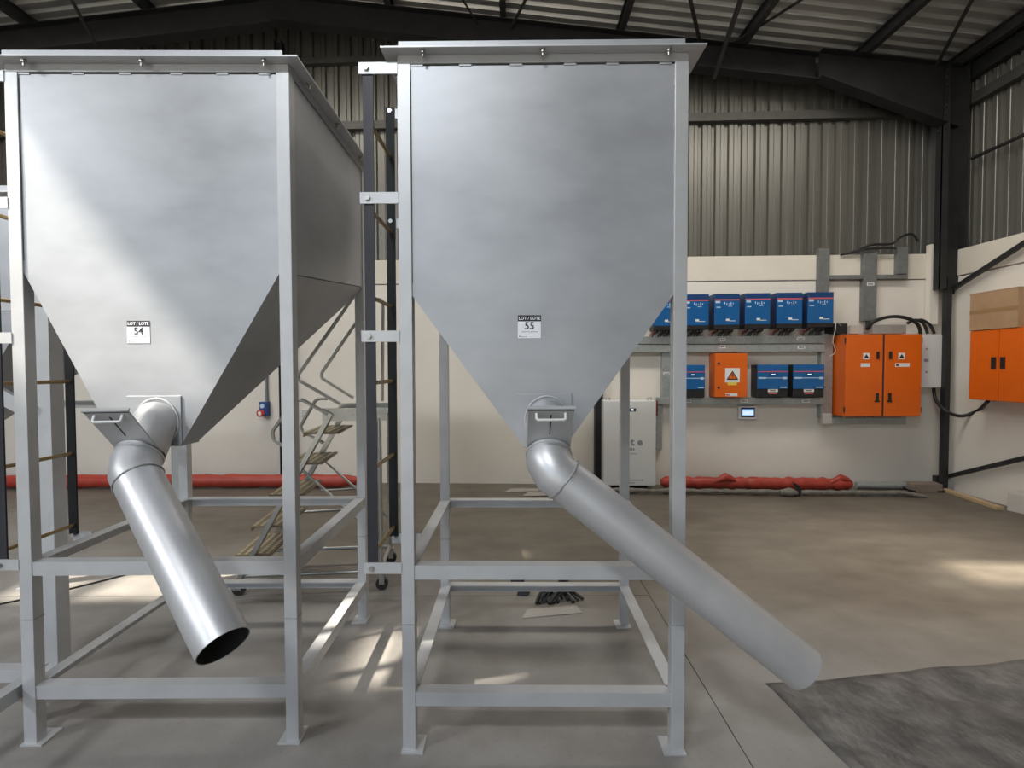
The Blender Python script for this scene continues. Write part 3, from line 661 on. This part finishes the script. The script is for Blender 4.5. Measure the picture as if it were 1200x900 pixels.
# row of blue inverters
FR = [(766, 345.2, 794.5, 382), (802, 344.8, 830.5, 381.5), (837.5, 344.2, 866.5, 380.8), (873.5, 343.6, 902.5, 380), (910.5, 343, 940, 379.4), (947, 342.4, 976.5, 378.6)]
ORD = ['first from the left, half hidden behind a leg', 'second from the left', 'third from the left', 'fourth from the left', 'fifth from the left', 'last on the right']
for (rect, lab) in zip(FR, ORD):
    d = .24
    t, hw, h = wthing('inverter', 'blue inverter in the row of six, '+lab, 'inverter', rect, d, 'blue inverters above the trunking')
    bd = mb().box(-hw, hw, -d, 0, 0, h).build('case', 'blue_enamel', t, bevel=.006)
    mb().box(-hw-.001, hw+.001, -d+.004, 0, .01, h+.001).build('side_cover', 'navy_enamel', t)
    mb().box(-hw+.004, hw-.004, -d-.003, -d+.002, h*.84, h*.995).build('top_cover', 'navy_enamel', t, bevel=.002)
    mb().box(-hw+.002, hw-.002, -d-.002, -d, h*.785, h*.825).build('stripe', 'red_print', t)
    m = mb().box(-hw*.92, -hw*.55, -d-.002, -d, h*.70, h*.77).box(-hw*.86, -hw*.52, -d-.002, -d, h*.55, h*.585)
    for k in range(5): m.box(-hw*.22+k*hw*.17, -hw*.16+k*hw*.17, -d-.002, -d, h*(.66-.03*(k % 2)), h*(.73-.02*(k % 3)))
    m.box(hw*.1, hw*.42, -d-.002, -d, h*.59, h*.61); m.build('front_print', 'pale_ink', t)
    mb().box(-hw*.08, hw*.2, -d-.002, -d, h*.13, h*.20).box(hw*.2, hw*.7, -d-.0015, -d, h*.12, h*.14).build('rating_label', 'off_white_print', t)
    mb().box(-hw, hw, -d+.004, 0, -.05, 0).build('terminal_box', 'black_plastic', t)
    # the leads that drop into the trunking
    for k, (x, mt) in enumerate(((-.75, 'red_wrap'), (-.55, 'rubber'), (-.05, 'rubber'), (.15, 'rubber'), (.45, 'rubber'), (.68, 'rubber'))):
        x0 = x*hw; x1 = x0-.05
        mb().tube([(x0, -d*.55, -.04), (x0, -d*.55, -.07), (x1, -d*.5, -.10), (x1-.03, -d*.45, -.165)], .010 if mt == 'rubber' else .007, 6).build('lead', mt, t)
# row of chargers: blue over black
CH_ = [((797, 427.5, 826, 466), 'blue and black charger box left of the small orange box'), ((888, 427.2, 923.5, 465.5), 'blue and black charger box right of the small orange box, left of two'), ((930, 427, 966, 465.5), 'blue and black charger box next to the large orange cabinet, right of two')]
for i, (rect, lab) in enumerate(CH_):
    d = .22
    t, hw, h = wthing('solar_charger', lab, 'charger', rect, d, 'blue and black charger boxes')
    mb().box(-hw, hw, -d+.01, 0, 0, h).build('case', 'black_plastic', t, bevel=.006)
    mb().box(-hw, hw, -d, -d+.03, h*.25, h).build('front_cover', 'blue_enamel', t, bevel=.006)
    mb().box(-hw+.004, hw-.004, -d-.002, -d, h*.77, h*.795).build('stripe', 'red_print', t)
    mb().box(-hw+.004, hw-.004, -d-.0016, -d, h*.58, h*.60).build('stripe', 'pale_ink', t)
    sc = mb().box(-hw*.25, hw*.28, -d-.003, -d, h*.655, h*.74).build('display', 'navy_enamel', t)
    mb().box(-hw*.10, hw*.15, -d-.004, -d-.003, h*.68, h*.71).build('display_text', 'screen_white', sc)
    mb().box(-hw*.9, -hw*.45, -d-.002, -d, h*.565, h*.615).box(hw*.65, hw*.88, -d-.002, -d, h*.55, h*.62).box(hw*.45, hw*.9, -d-.002, -d, h*.29, h*.32).build('front_print', 'pale_ink', t)
    if i: 
        lb = mb().box(-hw*.3, hw*.35, -d+.006, -d+.01, h*.16, h*.25).build('label_plate', 'off_white_print', t); mb().box(-hw*.25, hw*.3, -d+.006, -d+.01, h*.10, h*.14).build('label_plate', 'red_print', t)
        mb().box(-hw*.2, hw*.2, -d+.005, -d+.006, h*.19, h*.215).build('label_print', 'ink', lb)
# small orange isolator box
def warning(parent, x, y, z, s, big=True):
    pl = mb().box(x-s, x+s, y-.002, y, z-s, z+s).build('warning_sign', 'off_white_print', parent)
    a = s*.82
    mb().plate([(x-a, y-.0035, z-a*.78), (x+a, y-.0035, z-a*.78), (x, y-.0035, z+a*.80)], (0, .0015, 0)).build('sign_triangle', 'ink', pl)
    if big is True:
        a = s*.54
        mb().plate([(x-a, y-.0045, z-a*.90), (x+a, y-.0045, z-a*.90), (x, y-.0045, z+a*.72)], (0, .001, 0)).build('sign_face', 'orange_enamel', pl)
        k = s*.4
        mb().plate([(x-.1*k, y-.0055, z+.75*k), (x+.35*k, y-.0055, z+.0*k), (x+.08*k, y-.0055, z+.0*k), (x+.25*k, y-.0055, z-.95*k), (x-.4*k, y-.0055, z-.0*k), (x-.1*k, y-.0055, z-.0*k)], (0, .001, 0)).build('sign_bolt', 'ink', pl)
d = .24
t, hw, h = wthing('isolator_box', 'small orange electrical box with a large triangle warning sign between the chargers', 'electrical box', (838, 414, 875.5, 465.5), d)
mb().box(-hw, hw, -d+.012, 0, 0, h).build('case', 'orange_enamel', t, bevel=.005)
dr = mb().box(-hw, hw, -d, -d+.010, 0, h).build('door', 'orange_enamel', t, bevel=.004)
for z in (.22, .77): mb().cyl((-hw*.77, -d, h*z), (0, -1, 0), .016, .006, 12).build('lock', 'ink', dr)
warning(dr, hw*.08, -d, h*.50, hw*.45)
mb().box(-hw*.2, hw*.35, -d-.002, -d, h*.275, h*.345).build('label_plate', 'yellow_print', dr)
lb = mb().box(-hw*.32, hw*.4, -d-.002, -d, h*.025, h*.09).build('label_plate', 'off_white_print', dr); mb().box(-hw*.3, -hw*.1, -d-.003, -d-.002, h*.035, h*.07).build('label_print', 'red_print', lb)
# energy meter with lit screen
t, hw, h = wthing('energy_meter', 'small grey display unit with lit blue screen under the trunking', 'meter', (865.5, 475.5, 887.5, 491.5), .05)
mb().box(-hw, hw, -.05, 0, 0, h).build('case', 'white_enamel', t, bevel=.006)
sc = mb().box(-hw*.72, hw*.72, -.053, -.05, h*.16, h*.86).build('bezel', 'ink', t)
mb().box(-hw*.6, hw*.6, -.055, -.053, h*.28, h*.74).build('screen', 'screen_blue', sc); mb().box(-hw*.55, hw*.55, -.056, -.055, h*.36, h*.62).build('screen_text', 'screen_white', sc)
# large orange two-door cabinet
d = .36
t, hw, h = wthing('electrical_cabinet', 'large orange two-door electrical cabinet on the back wall', 'electrical cabinet', (992, 391.5, 1079, 488.5), d)
mb().box(-hw, hw, -d+.022, 0, 0, h).build('case', 'orange_enamel', t, bevel=.004)
for sx in (-1, 1):
    x0, x1 = (-hw, -.012) if sx < 0 else (.012-.0, hw)
    dr = mb().box(x0, x1, -d, -d+.020, .006, h-.004).build('door', 'orange_enamel', t, bevel=.005)
    xh = sx*.075
    mb().box(xh-.018, xh+.018, -d-.012, -d, h*.70, h*.79).build('handle', 'black_plastic', dr, bevel=.004)
    mb().box(xh-.018, xh+.018, -d-.012, -d, h*.20, h*.29).box(xh-.030, xh+.030, -d-.010, -d, h*.18, h*.20).build('handle', 'black_plastic', dr, bevel=.004)
    for z in (.08, .92): mb().cyl((sx*(hw+.004), -d+.015, h*z-.03), (0, 0, 1), .010, .07, 8).build('hinge', 'black_plastic', dr)
    warning(dr, sx*.21, -d, h*.735, .038, big='small')
    lw = .055 if sx < 0 else .085
    lb = mb().box(sx*.22-lw, sx*.22+lw, -d-.002, -d, h*.605, h*.650).build('label_plate', 'off_white_print', dr)
    if sx > 0: mb().box(sx*.22-lw*.9, sx*.22-lw*.55, -d-.003, -d-.002, h*.615, h*.64).build('label_print', 'ink', lb)
mb().box(-.012, .012, -d+.012, -d+.02, .006, h).build('door_gap', 'gap', t)
mb().box(-hw+.02, -.17, -.3, -.05, -.025, 0).box(-.06, .25, -.3, -.05, -.02, 0).build('cable_gland', 'brown_pack', t)
# bits on top of the cabinet
t, hw, h = wthing('gland_box', 'grey metal gland box on top of the large orange cabinet', 'gland box', (1023, 380.5, 1062, 391), .25)
mb().box(-hw, hw, -.25, -.05, 0, h).build('case', 'galvanised', t, bevel=.003)
t, hw, h = wthing('junction_box', 'small white junction box on the cabinet top, left corner', 'junction box', (997, 381, 1011, 391), .28)
mb().box(-hw, hw, -.28, -.12, 0, h).build('case', 'pvc_white', t, bevel=.003)
t, hw, h = wthing('cable_duct', 'dark grey cable duct between the last inverter and the large orange cabinet', 'cable duct', (977, 379, 993, 391), .22)
mb().box(-hw, hw, -.22, 0, 0, h).build('case', 'black_plastic', t, bevel=.003)
t, hw, h = wthing('conduit_box', 'small white conduit box at the lower left corner of the large orange cabinet', 'conduit box', (965, 485, 975, 497), .14)
mb().box(-hw, hw, -.14, 0, 0, h).build('case', 'pvc_white', t, bevel=.004)
# white switch box
t, hw, h = wthing('switch_box', 'plain white switch box right of the large orange cabinet', 'switch box', (1080, 392, 1106, 454.5), .22)
mb().box(-hw, hw, -.205, 0, 0, h).build('case', 'white_enamel', t, bevel=.004)
dr = mb().box(-hw+.004, hw-.002, -.22, -.206, .006, h-.006).build('door', 'white_enamel', t, bevel=.004)
for z in (.30, .73): mb().cyl((-hw*.55, -.22, h*z), (0, -1, 0), .012, .006, 10).build('lock', 'grey_ink', dr)
mb().box(-hw*.75, -hw*.35, -.222, -.22, h*.49, h*.545).build('label_plate', 'grey_ink', dr)
# floor-standing battery cabinet with lettering
d = .34
t, hw, h = wthing('battery_cabinet', 'white floor-standing battery cabinet on casters behind the lot 55 hopper', 'battery cabinet', (707.5, 469.5, 768.5, 569.5), d)
q0 = t.location.z
mb().box(-hw, hw, -d+.015, -.03, 0, h).build('case', 'white_enamel', t, bevel=.006)
fd = mb().box(-hw+.002, hw-.002, -d, -d+.012, .004, h-.004).build('door', 'white_enamel', t, bevel=.008)
for x in (-.8, .8): mb().tube([(x*hw-.025, -d*.7, h), (x*hw-.02, -d*.7, h+.03), (x*hw+.02, -d*.7, h+.03), (x*hw+.025, -d*.7, h)], .008, 6).build('lifting_eye', 'bolt_steel', t)
sc = mb().box(-.02, .075, -d-.003, -d, h*.875, h*.91).build('display', 'ink', fd); mb().box(.012, .045, -d-.004, -d-.003, h*.883, h*.903).build('display_text', 'screen_white', sc)
text_mesh('t e', .125, 'lettering', 'grey_ink', fd, Matrix.Translation((.085, -d-.001, h*.515)) @ Matrix.Diagonal((1.1, 1, 1, 1)) @ FRONT, bold=.004)
m = mb()
for k in range(4): m.box(-.03+k*.024, -.014+k*.024, -d-.001, -d, h*.42, h*.445)
for k in range(6): m.box(-.03+k*.020, -.016+k*.020, -d-.001, -d, h*.375, h*.385)
for k in range(8): m.box(-.03+k*.026, -.012+k*.026, -d-.001, -d, h*.062, h*.076)
for k in range(3): m.box(-.0+k*.024, .016+k*.024, -d-.001, -d, h*.03, h*.042)
m.build('small_print', 'grey_ink', fd)
mb().box(hw, hw+.05, -.2, -.1, h*.81, h*.99).build('connector_cover', 'dark_red', t)
for x in (-.8, .8):
    for y in (-d+.05, -.08):
        cs = mb().box(x*hw-.03, x*hw+.03, y-.03, y+.03, -min(.03, q0), 0).build('caster', 'bolt_steel', t)
        mb().cyl((x*hw-.015, y, -q0+.030), (1, 0, 0), .030, .03, 12).build('wheel', 'rubber', cs)
# industrial wall socket with conduit
t, hw, h = wthing('wall_socket', 'blue and red industrial wall socket with grey conduit on the back wall', 'socket', (303.5, 471, 313, 488), .09)
mb().box(-hw, hw, -.09, 0, 0, h).build('case', 'socket_blue', t, bevel=.006)
mb().cyl((-hw*.35, -.09, h*.22), (-.3, -1, 0), .048, .045, 16).build('socket_ring', 'socket_red', t); mb().cyl((-hw*.4, -.13, h*.22), (-.3, -1, 0), .028, .01, 12).build('socket_face', 'off_white_print', t)
mb().cyl((-hw*.1, -.09, h*.72), (0, -1, 0), .03, .015, 12).build('socket_lid', 'pale_ink', t)
mb().tube([(hw*.3, -.03, h), (hw*.3, -.03, h+1.2)], .020, 8).build('conduit', 'grey_ink', t)
t, hw, h = wthing('air_vent', 'small perforated white vent on the wall behind the step ladder', 'vent', (353, 480, 359, 490), .02)
mb().box(-hw, hw, -.02, 0, 0, h).build('vent_plate', 'white_enamel', t)
m = mb()
for i in range(3):
    for j in range(4): m.box(-hw*.7+i*hw*.6, -hw*.4+i*hw*.6, -.021, -.02, h*(.12+.22*j), h*(.22+.22*j))
m.build('vent_hole', 'ink', t)

# right wall: orange cabinet and cardboard box on it
xf = RX-.28
a = onright(1137, 388, xf); b = onright(1137, 468, xf)
y1 = a.y; y0 = y1-.80; zt, zb = a.z, b.z; ym = (y0+y1)/2
ym = onright(1170, 430, xf).y; y0 = 2*ym-y1
t = thing('electrical_cabinet', (xf+.14, ym, zb), 'orange two-door electrical cabinet on the right wall below a cardboard box', 'electrical cabinet')
hh = zt-zb
mb().box(-.12, .139, y0-ym, y1-ym, 0, hh).build('case', 'orange_enamel', t, bevel=.004)
for a0, a1 in ((y0-ym, -.004), (.004, y1-ym)):
    dr = mb().box(-.14, -.122, a0, a1, .004, hh-.004).build('door', 'orange_enamel', t, bevel=.004)
    yh = -.055 if a1 < 0 else .055
    mb().box(-.152, -.14, yh-.028, yh+.028, hh*.45, hh*.61).build('handle', 'black_plastic', dr, bevel=.004)
bx = onright(1136, 345, xf-.01); tz = bx.z
yn = onright(1193, 360, xf-.01).y
t = thing('cardboard_box', (xf+.13, (y1+yn)/2, zt+.001), 'brown taped cardboard box lying on the right orange cabinet', 'box', R(0))
hy = (y1-yn)/2; hb = tz-zt
mb().box(-.14, .14, -hy, hy, 0, hb-.006).build('carton', 'cardboard', t, bevel=.004)
mb().box(-.142, .14, -hy-.002, 0-.002, hb-.008, hb).box(-.142, .14, .002, hy+.002, hb-.008, hb).build('flap', 'cardboard', t)
mb().box(-.1415, -.139, -hy, hy, hb*.44, hb*.54).build('packing_tape', 'tape', t)
mb().box(-.03, .03, -hy-.0015, -hy+.002, 0, hb).build('packing_tape', 'tape', t)

# ================================================================== ALONG THE WALL ON THE FLOOR
def lumpy(label, p0, p1, r, material, cat, name, seed=1, lump=.012, ends=True, extra=None, group=None):
    rnd = random.Random(seed); a = Vector(p0); b = Vector(p1); n = 40; base = a.copy()
    path = [a.lerp(b, i/n)-base+Vector((0, rnd.uniform(-1, 1)*.006, rnd.uniform(-.2, 1)*.006)) for i in range(n+1)]
    rad = [r+rnd.uniform(-1, 1)*lump for _ in path]
    if ends: rad[0] *= .55; rad[1] *= .9; rad[-1] *= .5; rad[-2] *= .9
    o = mb().tube(path, rad, 12).build(name, material); o.location = base
    return tag(o, label, cat, group)
r = .085
a = ground(-70, 572); b = ground(421, 571)
lumpy('long red plastic-wrapped roll on the floor along the wall, behind lot 54', (a.x, 6.98, r+.005), (b.x, 6.98, r+.005), r, 'red_wrap', 'wrapped roll', 'wrapped_roll', 3, .006)
t = lumpy('crumpled red plastic-wrapped roll on the floor below the chargers', (onwall(773, 565, .25)[0], 6.86, r), (onwall(994, 565, .25)[0], 6.72, r), .075, 'red_wrap', 'wrapped roll', 'wrapped_roll', 9, .012)
for px, sc in ((850, .085), (985, .075)):
    p = wp(px, 562, .3); m = mb(); rnd = random.Random(px)
    m.tube([(-.14, 0, 0), (-.08, 0, .03), (0, .01, .06), (.07, -.01, .04), (.13, 0, 0)], [.02, sc*.45, sc*.6, sc*.4, .015], 7)
    q = m.build('loose_fold', 'red_wrap', t); q.location = (p.x-t.location.x, p.y-t.location.y-.02, .025)
# wrapped steel bars lying in front of the wall
a = ground(700, 578); b = ground(925, 578); c = ground(1052, 576)
lumpy('left of two long grey wrapped bars on the floor in front of the red roll', (a.x, 6.62, .04), (b.x-.05, 6.48, .04), .029, 'grey_wrap', 'wrapped bar', 'wrapped_bar', 5, .007)
lumpy('right of two long grey wrapped bars on the floor in front of the red roll', (b.x+.06, 6.47, .04), (c.x, 6.42, .04), .029, 'grey_wrap', 'wrapped bar', 'wrapped_bar', 6, .007)
t = thing('bundle_strap', (b.x, 6.47, 0), 'black strap bracket upright where the two grey wrapped bars meet', 'strap')
mb().plate([(-.03, -.05, 0), (.04, -.05, 0), (.05, -.05, .10), (0, -.05, .15), (-.05, -.05, .17), (-.01, -.05, .10)], (0, .02, 0)).build('strap_plate', 'black_plastic', t)
mb().tube([(-.20, -.03, .05), (-.1, -.05, .06), (0, -.03, .045)], [.03, .055, .03], 8).build('loose_wrap', 'grey_wrap', t)
t = thing('bundle_strap', (c.x-.06, 6.44, 0), 'black end bracket on the right end of the grey wrapped bar', 'strap')
mb().plate([(-.08, -.05, .10), (.06, -.05, .08), (.10, -.05, .02), (.04, -.05, 0), (.02, -.05, .06), (-.08, -.05, .13)], (0, .02, 0)).build('strap_plate', 'black_plastic', t)
mb().tube([(-.10, -.06, .06), (.02, -.07, .035), (.16, -.10, .012)], [.02, .03, .008], 8).build('loose_wrap', 'grey_wrap', t)
a = wp(1066, 575, .28); b = wp(1103, 575, .28)
t = thing('flat_pack_box', ((a.x+b.x)/2, a.y+.02, 0), 'flat brown carton on the floor at the foot of the corner column', 'box', WA)
hw = (b.x-a.x)/2
mb().box(-hw, hw-.02, -.08, .10, 0, .085).build('carton', 'brown_pack', t, bevel=.003); mb().box(-hw*.98, hw*.9, -.078, .098, .085, .097).build('lid', 'brown_pack', t)
t = thing('steel_tube', (a.x-.35, 6.82, 0), 'pale metal tube on the floor between the red roll and the flat carton', 'tube')
mb().tube([(-.24, 0, .05), (.36, -.03, .05)], .045, 12).build('tube_body', 'galvanised', t); mb().tube([(.36, -.03, .05), (.375, -.03, .05)], .049, 12).build('end_cap', 'pvc_white', t)
a = ground(1108, 576); b = ground(1172, 598)
t = thing('timber_plank', (a.x, a.y, 0), 'rough timber plank on the floor along the right wall', 'plank')
mb().bar(a+Vector((0, 0, .02)), b+Vector((0, 0, .02)), .075, .038).build('plank_body', 'timber', t, world=True, bevel=.004)
mb().tube([Vector((b.x+.01, b.y+.10, .039)), Vector((b.x+.01, b.y+.10, .048))], .012, 8).build('nail_head', 'bolt_steel', t, world=True)
p = ground(1193, 600)
t = thing('plaster_block', (p.x+.03, p.y+.0, 0), 'off-white tilted block on the floor against the right wall at the photo edge', 'block', R(14))
mb().hexa([(-.08, -.08, 0), (.08, -.08, 0), (.08, .08, 0), (-.08, .08, 0), (-.055, -.06, .19), (.10, -.06, .21), (.10, .09, .21), (-.055, .09, .19)]).build('block_body', 'pvc_white', t, bevel=.006)
mb().box(-.06, .06, -.083, -.07, .02, .03).build('edge_chip', 'brown_pack', t)
# loose papers / offcuts far on the floor
for (x0, y0_, x1, y1_), lab in (((591, 573, 655, 577), 'long pale strip lying on the floor by the back wall behind lot 55'), ((612, 577, 657, 582), 'torn pale sheet on the floor in front of the long strip, behind lot 55')):
    a = ground(x0, y1_); b = ground(x1, y0_)
    t = mb().plate([(0, 0, .004), (b.x-a.x, .02, .012), (b.x-a.x-.05, b.y-a.y, .006), (.08, b.y-a.y-.02, .010)], (0, 0, .004)).build('paper_scrap', 'clear_film', None); t.location = (a.x, a.y, 0); tag(t, lab, 'scrap')
for (pa, pb, lab) in (((376, 576), (424, 573), 'thin steel rod on the floor behind the step ladder, farther of two'), ((352, 601), (410, 598), 'thin steel rod on the floor behind the step ladder, nearer of two')):
    a = ground(*pa); b = ground(*pb)
    o = mb().tube([Vector((0, 0, .012)), b-a+Vector((0, 0, .012))], .012, 8).build('steel_rod', 'aluminium'); o.location = (a.x, a.y, 0); tag(o, lab, 'rod')
# cable bundle and offcuts under lot 55
p = ground(648, 704)
t = thing('cable_bundle', (p.x, p.y, 0), 'coil of short black cables on the floor beneath the rear rail of lot 55', 'cable bundle')
for k in range(7):
    rnd = random.Random(k+3); x0 = -.075+k*.019; y0 = rnd.uniform(-.01, .03); hgt = .055+rnd.uniform(-.012, .016); lean = .03+k*.012
    pts = [(x0-.035+rnd.uniform(-.01, .01), y0-.06, .010)]
    for q in range(1, 8):
        a_ = math.pi*q/8; pts.append((x0-.03*math.cos(a_)+lean*q/8, y0-.05*math.cos(a_)*.6, .010+hgt*math.sin(a_)))
    pts.append((x0+.035+lean*1.25, y0+rnd.uniform(-.05, .0), .010))
    mb().tube(pts, .0105, 7).build('cable_loop', 'rubber', t)
mb().cyl((.10, .02, .06), (1, .3, 0), .012, .03, 10).build('plug', 'bolt_steel', t)
for (px, py, s_, lab) in ((613, 697, .045, 'black rubber offcut on the floor left of the cable coil'), (606, 682, .05, 'dark bracket scrap on the floor behind the rear rail of lot 55'), (660, 682, .04, 'small black scrap on the floor behind the cable coil')):
    p = ground(px, py); o = mb().plate([(-s_, -.02, 0), (s_*.6, -.03, 0), (s_, .02, 0), (-s_*.3, .03, 0)], (.01, .01, .03)).build('rubber_offcut', 'rubber'); o.location = (p.x, p.y, 0.001); tag(o, lab, 'offcut')
a = ground(612, 725); b = ground(682, 718)
o = mb().plate([(0, 0, .001), (b.x-a.x, b.y-a.y-.01, .003), (b.x-a.x-.03, .16, .012), (.03, .11, .005)], (0, 0, .003)).build('plastic_sheet', 'clear_film'); o.location = (a.x, a.y, 0); tag(o, 'crumpled clear plastic sheet on the floor in front of the cable coil', 'plastic sheet')
cable('thin dark cable lying across the sunlit floor left of lot 54', [ground(-40, 716, .006), ground(60, 695, .006), ground(152, 672, .006), ground(215, 652, .006)], .006)

# dark tarpaulin at the lower right
def tarp():
    rnd = random.Random(4); nx, ny = 60, 48
    A = Vector((1.237, 2.59)); B = Vector((1.46, 0.9)); C = Vector((4.3, 3.05)); Dp = Vector((4.5, 1.1))
    vs = []
    from mathutils import noise as N
    for j in range(ny+1):
        for i in range(nx+1):
            s_, q = i/nx, j/ny; p = (A*(1-q)+B*q)*(1-s_)+(C*(1-q)+Dp*q)*s_
            wv = N.noise(Vector((p.x*2.2, p.y*2.2, 0)))*.5+N.noise(Vector((p.x*6, p.y*5, 3)))*.25+N.noise(Vector((p.x*13, p.y*13, 5)))*.12
            e_ = min(1, min(s_*5, q*5)+.05)
            z = .005+max(0, wv+.25)*.034*e_
            o_ = N.noise(Vector((p.x*3, p.y*3, 9)))*.02
            vs.append((p.x+o_*.4*(j > 0), p.y+o_*1.2, z))
    for k in range(len(vs)): pass
    n1 = len(vs); vs += [(x, y, 0.001) for x, y, z in vs]
    f = lambda i, j: j*(nx+1)+i
    fs = []
    for j in range(ny):
        for i in range(nx): fs.append((f(i, j), f(i+1, j), f(i+1, j+1), f(i, j+1)))
    for i in range(nx): fs += [(f(i, 0), f(i+1, 0), n1+f(i+1, 0), n1+f(i, 0)), (f(i, ny), f(i+1, ny), n1+f(i+1, ny), n1+f(i, ny))]
    for j in range(ny): fs += [(f(0, j), f(0, j+1), n1+f(0, j+1), n1+f(0, j)), (f(nx, j), f(nx, j+1), n1+f(nx, j+1), n1+f(nx, j))]
    m = mb(); m.add(vs, fs, True); o = m.build('tarpaulin', 'tarp'); tag(o, 'dusty dark grey tarpaulin spread on the floor at the lower right', 'tarpaulin')
tarp()
